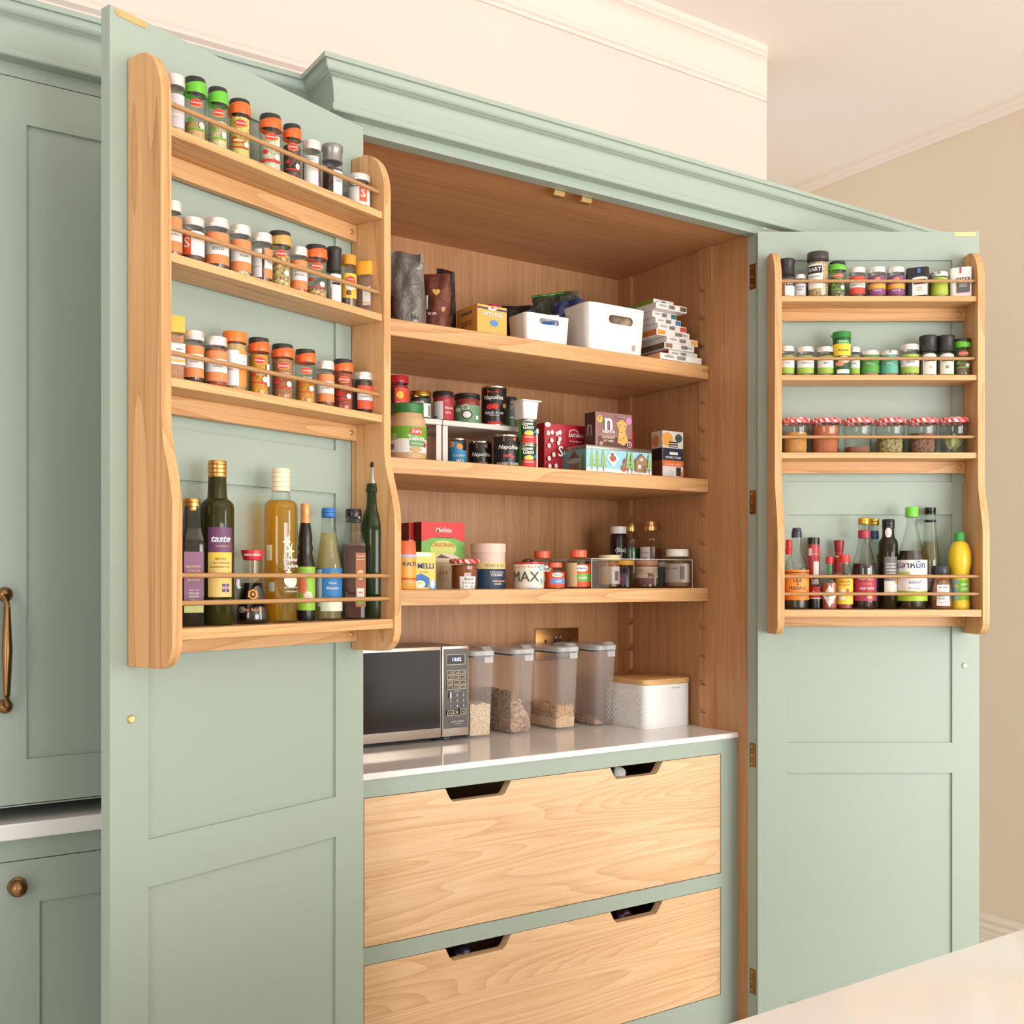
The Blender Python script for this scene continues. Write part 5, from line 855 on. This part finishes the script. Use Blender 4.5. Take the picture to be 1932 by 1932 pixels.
jamjar('S3', 876, 58, 1054, 'gingham-lidded jar of amber jam with white label', g3, (150, 76, 34), .80, .225, spec=[('r', -.35, .95, .0, .42, W1), ('t', 'Bonne', .35, .34, .7, INK, .0, .3), ('t', 'Bitter Orange', .35, .21, .9, INK, .0, .3), ('t', 'fine cut', .35, .09, .6, INK, .0, .3)], fv=.1)
bottle('S3', 921, 67, 1025, 'pink and navy cardboard tube with lid', g3, [(0, 0), (.96, 0), (.965, .01), (.965, .80), (0, .80)], [(.97, .795), (1, .797), (1, .995), (.98, 1), (0, 1)], plain((236, 206, 192), .5), None, 0, [('r', -1.5, 1.5, .44, .58, (238, 208, 140)), ('r', -1.5, 1.5, 0, .44, (38, 62, 86)), ('t', 'DOSE & CO', .45, .51, 1.2, (110, 100, 80), .01), ('t', 'COLLAGEN', .55, .36, .9, W1), ('t', 'CREAMER', .55, .30, .8, W1), ('r', .25, 1.2, .155, .185, (206, 160, 110)), ('t', 'vanilla', .6, .11, .5, W1)], body=plain((232, 200, 188), .5), name='powder_tube', cat='tube', Y=.270)
x, y, z, w = place('S3', 998, .222); R = rad(w, 58); h = top_z(w, R, 1061) - z
t = thing('painted_pot', 'white hand-painted pot with red rim reading MAX', 'pot', (x, y, z), math.atan2(CAM.y - y, CAM.x - x) + PI / 2, g3)
lathe('pot_body', [(0, 0), (R * .96, 0), (R * .98, .003), (R * .98, h), (R * .92, h), (R * .92, .01), (0, .008)], plain((238, 228, 214), .2), t, 36)
lathe('rim', [(R * .985, h - .004), (R, h - .003), (R, h + .001), (R * .90, h + .001), (R * .90, h - .002)], plain((190, 44, 44), .25), t, 36)
P = printer([(R * .98, 0), (R * .98, h)], R, h); P.asp = R / h
do_print(P, [('t', 'MAX', -.25, .44, 1.9, (60, 66, 40), .0)] + [('e', -1.1 + .22 * k, .82 + .02 * (k % 2), .06, .035, (236, 160, 80)) for k in range(9)] + [('e', .95, .80, .2, .12, (160, 206, 220)), ('e', .3, .05, .3, .03, (170, 210, 226)), ('e', 1.0, .3, .15, .1, (150, 200, 220))], t)
random.seed(5)
bm = bmesh.new()
for k in range(7):
    a = random.uniform(0, 6.28); rr = random.uniform(0, R * .55); s = bmesh.ops.create_icosphere(bm, subdivisions=1, radius=R * .3)['verts']
    for v in s: v.co = Vector((v.co.x + rr * math.cos(a), v.co.y + rr * math.sin(a), v.co.z * .5 + h + .001 + random.uniform(0, .003)))
tag(finish(bm, 'wrapped_sweets', crinkle((90, 66, 50), .5, .35), None, 50, loc=(x, y, z)), 'dark wrapped sweets heaped in the pot reading MAX', 'sweets', None, 'stuff')
vit = lambda c: [('r', -1.3, 1.4, .04, .62, (232, 90, 40)), ('e', .3, .52, .6, .085, W1), ('t', 'vitamins', .3, .52, .9, (60, 90, 160), .03), ('r', -.5, 1.4, .18, .38, c), ('t', 'multi', .4, .28, .7, W1, .03)]
VT = [(0, 0), (.93, 0), (1, .03), (1, .66), (.9, .74), (.66, .80), (.66, .86), (0, .86)]; VC = [(.66, .80), (.72, .81), (.72, .98), (.66, 1), (0, 1)]
ORC = plain((236, 104, 70), .35)
bottle('S3', 1023, 42, 1039, 'clear vitamin tub with coral lid behind the MAX pot', g3, VT, VC, ORC, None, 0, vit((230, 200, 120)), name='vitamin_tub', cat='tub', Y=.300)
bottle('S3', 1047, 36, 1061, 'short vitamin tub with coral lid and blue label band', g3, VT, VC, ORC, plain((150, 60, 50), .5), .6, vit((110, 150, 210)), name='vitamin_tub', cat='tub', Y=.225)
bottle('S3', 1091, 45, 1037, 'tall vitamin tub with coral lid and green label band', g3, VT, VC, ORC, plain((170, 80, 60), .5), .6, vit((110, 180, 70)) + [('r', -1.4, -.1, .04, .66, (226, 196, 150))], name='vitamin_tub', cat='tub', Y=.235)
# clear tray and what stands in it
A = at_y(1116, 1000, .198); B = at_y(1306, 1000, .198); tw, td, tz = B.x - A.x, .205, .066
t = thing('clear_tray', 'clear plastic tray full of jars on third pantry shelf', 'tray', (A.x, .198, SHZ[3]), 0)
AC = glass((244, 242, 240), .05, .05); EDG = frosted((246, 240, 236), .55)
bm = bmesh.new(); bbox(bm, 0, tw, 0, .0015, .0015, tz); bbox(bm, 0, tw, td - .0015, td, .0015, tz); bbox(bm, 0, .0015, .0015, td - .0015, .0015, tz); bbox(bm, tw - .0015, tw, .0015, td - .0015, .0015, tz); bbox(bm, 0, tw, 0, td, 0, .0014); finish(bm, 'tray_walls', AC, t)
bm = bmesh.new(); bbox(bm, -.001, tw + .001, -.001, .002, tz, tz + .0016); bbox(bm, -.001, tw + .001, td - .002, td + .001, tz, tz + .0016); bbox(bm, -.001, .002, .002, td - .002, tz, tz + .0016); bbox(bm, tw - .002, tw + .001, .002, td - .002, tz, tz + .0016)
for xx in (-.0006, tw - .0006): bbox(bm, xx, xx + .0014, -.0008, .0005, 0, tz)
finish(bm, 'tray_rim', EDG, t)
SHZ[4] = SHZ[3] + .0018
spice('S4', 1150, 42, 1047, 'peanut butter jar with cream lid inside the clear tray', g3, (176, 116, 76), .82, [('r', -1.4, .2, .10, .64, (190, 176, 160)), ('r', .2, 1.2, .10, .64, W1), ('r', -1.2, -.2, .1, .4, (206, 150, 60)), ('r', .5, .9, .2, .5, (120, 120, 124))], lid=plain((226, 208, 160), .35), name='peanut_butter_jar', Y=.262)
spice('S4', 1177, 37, 1057, 'dark yeast spread jar with yellow lid inside the clear tray', g3, (34, 26, 30), .80, [('r', -1.4, .3, .1, .5, (80, 70, 110)), ('e', -.5, .3, .3, .1, (200, 60, 60))], lid=plain((236, 178, 50), .35), name='spread_jar', Y=.248, gl=plain((30, 22, 24), .1))
spice('S4', 1219, 46, 1057, 'nut butter jar with pink cream label inside the clear tray', g3, (176, 110, 70), .86, [('r', -1.4, 1.4, .10, .76, (232, 204, 186)), ('r', -1.4, 1.4, .10, .34, (130, 84, 84)), ('t', 'Mer', .6, .44, .9, (110, 70, 70), .03), ('e', -.5, .62, .25, .05, (200, 160, 140)), ('t', '1', .8, .24, .15, W1)], lid=plain((206, 150, 120), .35), name='nut_butter_jar', Y=.252)
bottle('S4', 1278, 46, 1036, 'big clear supplement jar with white lid inside the clear tray', g3, VT[:-3] + [(.72, .80), (.72, .86), (0, .86)], [(.74, .80), (.92, .81), (.92, .98), (.88, 1), (0, 1)], WHITE, plain((196, 150, 110), .6), .5, [('r', -1.3, 1.3, .12, .62, (206, 198, 194)), ('r', .2, .6, .2, .55, (130, 126, 126)), ('t', 'daily omega', -.5, .5, 1.0, INK)], name='supplement_jar', cat='jar', Y=.2275)
bottle('S4', 1250, 22, 1060, 'narrow silver-capped tube between the nut butter and supplement jars', g3, [(0, 0), (.95, 0), (1, .02), (1, .8), (0, .8)], [(1, .78), (1, .99), (0, 1)], WHITE, None, 0, [('r', -1, .6, .1, .7, (60, 110, 140))], body=plain((80, 90, 100), .3), name='supplement_tube', cat='tube', Y=.30)
bottle('S4', 1167, 32, 992, 'black supplement bottle with white lid at the back of the clear tray', g3, [(0, 0), (.95, 0), (1, .02), (1, .80), (.9, .86), (.84, .88), (.84, .9), (0, .9)], [(.82, .87), (.95, .875), (.95, .99), (0, 1)], WHITE, None, 0, [('r', -1.3, 1.3, .14, .42, (110, 40, 84)), ('r', -1.3, 1.3, .40, .44, (200, 50, 60)), ('t', '(Bio)', .3, .60, 1.3, W1, .04), ('t', 'cultures', .2, .30, 1.1, (230, 180, 190))], body=plain((30, 22, 24), .25), name='supplement_bottle', Y=.385)
bottle('S4', 1191, 33, 984, 'green glass bottle with gold cap at the back of the clear tray', g3, [(0, 0), (.95, 0), (1, .02), (1, .70), (.9, .76), (.60, .82), (.42, .86), (0, .86)], [(.40, .84), (.56, .85), (.60, .88), (.56, .985), (.48, 1), (0, 1)], plain((196, 164, 100), .3, .9), plain((44, 90, 44), .3), .60, [], Y=.37)
bottle('S4', 1228, 43, 982, 'honey syrup bottle with gold cap and ribbed shoulders in the tray', g3, [(0, 0), (.95, 0), (1, .02), (1, .60), (.94, .62), (.98, .64), (.92, .66), (.96, .68), (.88, .70), (.90, .72), (.78, .76), (.60, .81), (.44, .84), (.42, .88), (0, .88)], [(.42, .85), (.56, .855), (.56, .92), (.44, .93), (.42, .99), (0, 1)], plain((220, 168, 110), .3, .8), plain((86, 30, 24), .2), .58, [('r', -1.1, -.1, .36, .60, (226, 218, 208)), ('t', 'date syrup', -.6, .52, .8, INK), ('t', 'organic', -.6, .44, .6, INK)], Y=.325)

# ---------------------------------------------------------------- on the pantry worktop
ZW = SHZ[0]; MY = .335
def on_front(px, py, Y=MY): return at_y(px, py, Y)
mx1 = on_front(885, 1300).x; mx0 = mx1 - .434; mz1 = on_front(885, 1217).z; mz0 = ZW + .009
t = thing('microwave', 'stainless and black microwave oven on the pantry worktop, display lit', 'microwave', (mx0, MY, 0), 0)
W_ = mx1 - mx0; SS = plain((206, 194, 182), .32, .9); BG = plain((38, 31, 26), .12, 0, .10)
box('casing', .003, W_ - .003, .012, .168, mz0 + .002, mz1 - .002, plain((120, 112, 106), .3, .8), t, .002)
xp = on_front(833.5, 1300).x - mx0; pz0 = on_front(885, 1371).z; pz1 = on_front(885, 1223).z
box('door_frame', 0, xp - .0008, 0, .0118, mz0, mz1, SS, t, .0025, 2, 40)
box('door_glass', .020, xp - .004, -.0006, .0005, pz0 + .003, pz1 - .001, BG, t)
box('control_panel', xp + .0008, W_, 0, .0118, mz0, mz1, SS, t, .0025, 2, 40)
P0, P1 = xp + .004, W_ - .0035
fp = box('keypad', P0, P1, -.0006, .0005, pz0, pz1, plain((58, 50, 46), .3), t)
for xx in (.06, W_ - .07):
    for yy in (.03, .14): lathe('foot', [(0, 0), (.008, 0), (.010, mz0 - ZW), (0, mz0 - ZW)], BLACK, t, 14, loc=(xx, yy, ZW))
pw, phh = (P1 - P0) / 2, pz1 - pz0
Q = Print(lambda u, z, l: (P0 + pw * (1 + u), -.0007 - l, pz0 + z * phh), 9); Q.asp = pw / phh
KL = (226, 206, 180); KD = (58, 50, 46); sp_ = []
def key(u, z, ru, rz): return [('r', u - ru, u + ru, z - rz, z + rz, KL), ('r', u - ru + .035, u + ru - .035, z - rz + .006, z + rz - .006, KD)]
sp_ += key(0, .865, .76, .065)
for j, z in enumerate((.705, .640, .575, .515)):
    for i, u in enumerate((-.50, .02, .54)): sp_ += key(u, z, .23, .026) + [('t', (('Auto', 'Time', 'Weight'), ('Clock', 'Power', 'Timer'), ('Grill', 'Combi', 'Defrost'), ('Popcorn', 'Jacket', 'Reheat'))[j][i], u, z, .28, KL)]
sp_ += [('t', 'Express cook', .02, .468, .5, KL)]
for k, n in enumerate('123456789'): sp_.append(('t', n, -.50 + .52 * (k % 3), .415 - .068 * (k // 3), .09, W1, .06))
sp_ += [('t', '0', .02, .200, .10, W1, .06)] + key(-.50, .195, .25, .034) + key(.54, .205, .25, .036) + [('t', 'Stop', -.50, .195, .26, KL, .04), ('t', 'Start', .54, .212, .26, KL), ('t', '+30 sec', .54, .192, .26, KL), ('t', 'Memory', .02, .158, .4, KL), ('t', 'JOHN LEWIS', .02, .085, 1.0, KL, .02), ('t', '& PARTNERS', .02, .058, .55, KL)]
do_print(Q, sp_, t)
Q2 = Print(lambda u, z, l: (P0 + pw * (1 + u), -.0010 - l - .0015, pz0 + z * phh), 9); Q2.asp = pw / phh
Q2.add(*[[(a * .85 + .02, b * .85 * Q2.asp + .865) for a, b in text_polys('10:02', .42, .02)[0]], text_polys('10:02', .42, .02)[1]], emit((210, 220, 255), 2.2)); Q2.build('display_digits', t)
bm = bmesh.new()
for i in range(3):
    for j in range(2): bbox(bm, P0 + .003 + .0045 * i, P0 + .0045 + .0045 * i, -.0008, 0, pz0 - .017 - .005 * j, pz0 - .0155 - .005 * j)
tag(finish(bm, 'vent_dots', plain((240, 236, 230), .4), t), kind='stuff')

# cereal containers
PL = frosted((255, 252, 250), .16); LIDM = frosted((244, 248, 252), .45); SEAL = plain((70, 84, 92), .4)
def container(xc, label, w=.0305, dep=.078, Yc=.408, h=.198):
    t = thing('cereal_container', label, 'container', (xc, Yc, ZW), 0, 'tall clear cereal containers')
    dy = dep / w
    lathe('container_body', [(0, 0), (w * .94, 0), (w * .97, .004), (w * 1.10, h * .91), (w * 1.10, h * .93)], PL, t, 48, 7, dy=dy)
    k = dy * .98
    l = lathe('lid', [(0, h * .955), (w * 1.02, h * .955), (w * 1.14, h * .935), (w * 1.16, h * .94), (w * 1.16, h * .985), (w * 1.12, h * .995), (w * 1.05, h), (0, h)], LIDM, t, 48, 7, dy=k)
    lathe('lid_seal', [(w * 1.08, h * .915), (w * 1.115, h * .918), (w * 1.115, h * .932), (w * 1.08, h * .934)], SEAL, t, 48, 7, dy=k)
    for sx, ax in ((0, 'f'), (1, 's')):
        if ax == 'f': prism('lid_clip', [(-dep * 1.02 - .0055, h * .85), (-dep * 1.02 - .0035, h * .85), (-dep * 1.02 - .002, h * .98), (-dep * .9, h * 1.015), (-dep * .9, h * 1.03), (-dep * 1.02 - .005, h * .995)], w * .10, w * .85, 0, LIDM, l, bev=.0006)
        else: prism('lid_clip', [(w * 1.17 + .004, h * .85), (w * 1.17 + .002, h * .85), (w * 1.17, h * .98), (w * 1.0, h * 1.0), (w * 1.0, h * 1.012), (w * 1.17 + .004, h * .995)], -dep * .35, dep * .25, 1, LIDM, l, bev=.0006)
    return t
xs = (.4475, .5570, .6845, .7985)
container(xs[0], 'cereal container of pale oats next to the microwave', w=.0300)
container(xs[1], 'cereal container of brown flaked cereal, second from the microwave')
container(xs[2], 'cereal container of hoops, third from the microwave')
container(xs[3], 'nearly empty cereal container beside the white bread bin')
def heap(name, label, xc, w, dep, fz, mat, n=26, rough=.0012, seed=1):
    rnd = random.Random(seed); bm = bmesh.new(); nx, ny = n, n * 2; g_ = []
    for j in range(ny + 1):
        row = []
        for i in range(nx + 1):
            u = -1 + 2 * i / nx; v = -1 + 2 * j / ny
            row.append(bm.verts.new((u * w, v * dep, max(.0055, fz(u, v) + rnd.uniform(-rough, rough)))))
        g_.append(row)
    for j in range(ny):
        for i in range(nx): bm.faces.new((g_[j][i], g_[j][i + 1], g_[j + 1][i + 1], g_[j + 1][i]))
    edge = g_[0] + [r[-1] for r in g_[1:]] + g_[-1][-2::-1] + [r[0] for r in g_[-2:0:-1]]
    low = [bm.verts.new((v.co.x * .97, v.co.y * .985, .0052)) for v in edge]; m = len(edge)
    for i in range(m): bm.faces.new((edge[i], low[i], low[(i + 1) % m], edge[(i + 1) % m]))
    bm.faces.new(low)
    return tag(finish(bm, name, mat, None, 20, loc=(xc, .408, ZW)), label, 'cereal', None, 'stuff')
def grain(c1, c2, c3, sc):
    m, nt, out = new_mat('cereal'); tc = N(nt, 'TexCoord'); vo = N(nt, 'TexVoronoi', {'Vector': tc.outputs['Object'], 'Scale': sc})
    r = N(nt, 'ValToRGB', {'Fac': N(nt, 'SeparateColor', {0: vo.outputs['Color']}).outputs[0]}); e = r.color_ramp.elements; e[0].color = lin(c1); e[1].color = lin(c3); x = e.new(.5); x.color = lin(c2)
    bp = N(nt, 'Bump', {'Height': vo.outputs['Distance'], 'Strength': .9, 'Distance': .002, })
    b = N(nt, 'BsdfPrincipled', {'Base Color': r.outputs[0], 'Roughness': .8, 'Normal': bp.outputs[0]}); nt.links.new(b.outputs[0], out.inputs['Surface']); return m
heap('rolled_oats', 'pale rolled oats in the container next to the microwave', xs[0], .0265, .070, lambda u, v: .076 + .002 * math.sin(5 * u), grain((206, 176, 134), (232, 212, 178), (246, 232, 206), 320), seed=2)
heap('flaked_cereal', 'brown flaked cereal heaped to one side of its container', xs[1], .0275, .070, lambda u, v: .092 - .050 * max(0, u * .8 + .15 - .3 * v) ** 1.3 + .004 * math.sin(9 * u + 5 * v), grain((112, 80, 58), (166, 130, 100), (206, 174, 140), 170), rough=.004, seed=3)
heap('cereal_dust', 'pale crumbs under the cereal hoops', xs[2], .0270, .070, lambda u, v: .030 + .003 * math.sin(4 * u + 2), grain((206, 170, 120), (226, 194, 146), (238, 210, 166), 300), seed=4)
random.seed(9); vs, fs = [], []
def torus(c, R, r, eul, n=10, m=6):
    M = Matrix.Rotation(eul[0], 3, 'X') @ Matrix.Rotation(eul[1], 3, 'Y'); b = len(vs)
    for i in range(n):
        a = 2 * PI * i / n
        for j in range(m):
            q = 2 * PI * j / m; vs.append(tuple(M @ Vector(((R + r * math.cos(q)) * math.cos(a), (R + r * math.cos(q)) * math.sin(a), r * math.sin(q))) + Vector(c)))
    for i in range(n):
        for j in range(m): fs.append((b + i * m + j, b + ((i + 1) % n) * m + j, b + ((i + 1) % n) * m + (j + 1) % m, b + i * m + (j + 1) % m))
for k in range(420):
    x = random.uniform(-.0235, .0235); y = random.uniform(-.066, .066); z = random.uniform(.026, .056)
    if random.random() < .6:
        if random.random() < .4: y = -.0675
        else: x = random.choice((-.0245, .0245))
    e = (random.uniform(-1.2, 1.2), random.uniform(-1.2, 1.2))
    if y == -.0675: e = (PI / 2 + random.uniform(-.3, .3), 0)
    elif abs(x) > .0242: e = (0, PI / 2 + random.uniform(-.3, .3))
    torus((x, y, z), .0031, .0013, e)
me = bpy.data.meshes.new('cereal_hoops'); me.from_pydata(vs, [], fs)
tag(obj('cereal_hoops', me, plain((214, 166, 112), .7, var=.12), None, 60, (xs[2], .408, ZW)), 'toasted cereal hoops in the third container from the microwave', 'cereal', None, 'stuff')
heap('cereal_remnant', 'last brown flakes in the nearly empty container', xs[3], .0265, .070, lambda u, v: .004 + .022 * max(0, -u * .7 + .3 + .2 * v), grain((120, 84, 60), (170, 130, 96), (206, 170, 130), 200), rough=.002, seed=6)

# bread bin
A = on_front(1217, 1300, .222); B = on_front(1306, 1300, .222); R = (B.x - A.x) / 2; bd = .075; xc, yc = (A.x + B.x) / 2, .222 + bd
bh = CAM.z + (HY - 1294) / FPX * depth(A.x + .01, .222) - ZW; bt = CAM.z + (HY - 1283) / FPX * depth(A.x + .01, .222) - ZW
t = thing('bread_bin', 'white bread bin with embossed side and bamboo lid at the worktop end', 'bin', (xc, yc, ZW), 0)
lathe('bin_body', [(0, 0), (R * .975, 0), (R, .004), (R, bh), (R * .97, bh), (0, bh)], plain((240, 238, 236), .3), t, 64, 8, dy=bd / R)
lathe('bamboo_lid', [(0, bh + .0003), (R * 1.0, bh + .0003), (R * 1.02, bh + .002), (R * 1.02, bt - .001), (R * 1.0, bt), (0, bt)], wood('bamboo', 0, (190, 140, 84), (214, 166, 106), (230, 188, 130), amp=.1), t, 64, 8, dy=bd / R)
bm = bmesh.new()
for k in range(6): bbox(bm, R * .12 + .0045 * k, R * .12 + .0045 * k + .0018, -bd - .0004, -bd + .001, bh - .0095, bh - .0077)
tag(finish(bm, 'vent_holes', plain((60, 70, 60), .5), t), kind='stuff')
bm = bmesh.new(); st_ = .0135                        # raised petal pattern on the side
def petal(cy, cz, a):
    n = 6; L = .0058; Wd = .0019; top = []; bot = []
    for i in range(n + 1):
        s = -1 + 2 * i / n; ww = Wd * (1 - s * s); c, s_ = math.cos(a), math.sin(a)
        for lst, sg in ((top, 1), (bot, -1)):
            p, q = s * L, sg * ww; lst.append((p * c - q * s_, p * s_ + q * c))
    mid = [((a1 + b1) / 2, (a2 + b2) / 2) for (a1, a2), (b1, b2) in zip(top, bot)]
    T = [bm.verts.new((-R - .0001, cy + p, cz + q)) for p, q in top]; Bt = [bm.verts.new((-R - .0001, cy + p, cz + q)) for p, q in bot]; Md = [bm.verts.new((-R - .0012, cy + p * .8, cz + q * .8)) for p, q in mid]
    for i in range(n): bm.faces.new((T[i], T[i + 1], Md[i + 1], Md[i])); bm.faces.new((Md[i], Md[i + 1], Bt[i + 1], Bt[i]))
j = 0; cz = .012
while cz < bh - .012:
    cy = -bd + .012
    while cy < bd - .01:
        for a in (PI / 4, -PI / 4): petal(cy + (st_ / 2 if (j % 2) else 0) * 0 + (0 if a > 0 else st_ / 2), cz, a)
        for a in (PI / 4, -PI / 4): petal(cy + (st_ / 2 if a > 0 else 0), cz + st_ / 2, a)
        cy += st_
    cz += st_; j += 1
tag(finish(bm, 'embossed_pattern', plain((238, 236, 234), .35), t, 60), kind='stuff')

# socket on the back panel
t = thing('wall_socket', 'bronze double socket on the oak back panel above the cereal containers', 'socket', (.784, .5118, 1.1115), 0)
box('socket_plate', -.068, .068, -.0035, 0, -.0405, .0405, plain((150, 108, 62), .3, .9), t, .0015, 2, 40)
for sx in (-.011, .003):
    s = box('switch_rocker', sx, sx + .009, -.0055, -.003, .005, .024, plain((60, 48, 38), .25, .3), t, .001)
    box('switch_face', sx + .002, sx + .007, -.0062, -.005, .014, .022, plain((190, 186, 180), .25, .8), s)
for sx in (-.037, .037):
    for dx, dz, w2, h2 in ((0, .008, .0035, .0075), (-.009, -.014, .006, .0035), (.009, -.014, .006, .0035)): box('pin_slot', sx + dx - w2, sx + dx + w2, -.0040, -.003, dz - h2 / 2, dz + h2 / 2, BLACK, t)

# things peeping out of the drawer hand-holds
def lump(name, label, px, py, Y, r, mat, sq=(1, .6, .7), cat='cloth', seed=1, zc=None):
    q = at_y(px, py, Y); rnd = random.Random(seed); bm = bmesh.new(); bmesh.ops.create_icosphere(bm, subdivisions=3, radius=1)
    for v in bm.verts:
        n = v.co.copy(); k = 1 + .10 * math.sin(5 * n.x + 3 * n.z + seed) + .08 * math.sin(7 * n.y - 6 * n.z + seed)
        v.co = Vector((n.x * r * sq[0] * k, n.y * r * sq[1] * k, n.z * r * sq[2] * k))
    return tag(finish(bm, name, mat, None, 60, loc=(q.x, q.y, q.z if zc is None else zc)), label, cat)
lump('folded_cloth', 'white striped cloth showing in the far hand-hold of the upper drawer', 1166, 1464, .125, .020, plain((206, 210, 208), .7, var=.1), (1, .7, 1.0))
lump('foil_packet', 'dark purple glossy packet showing in the lower drawer hand-hold by the open door', 868, 1806, .135, .026, plain((52, 36, 66), .15), (1, .7, .9), 'packet', 3)
lump('plastic_packet', 'dark plum packet showing in the far hand-hold of the lower drawer', 1176, 1728, .135, .022, plain((70, 34, 50), .3), (1, .7, .8), 'packet', 5)
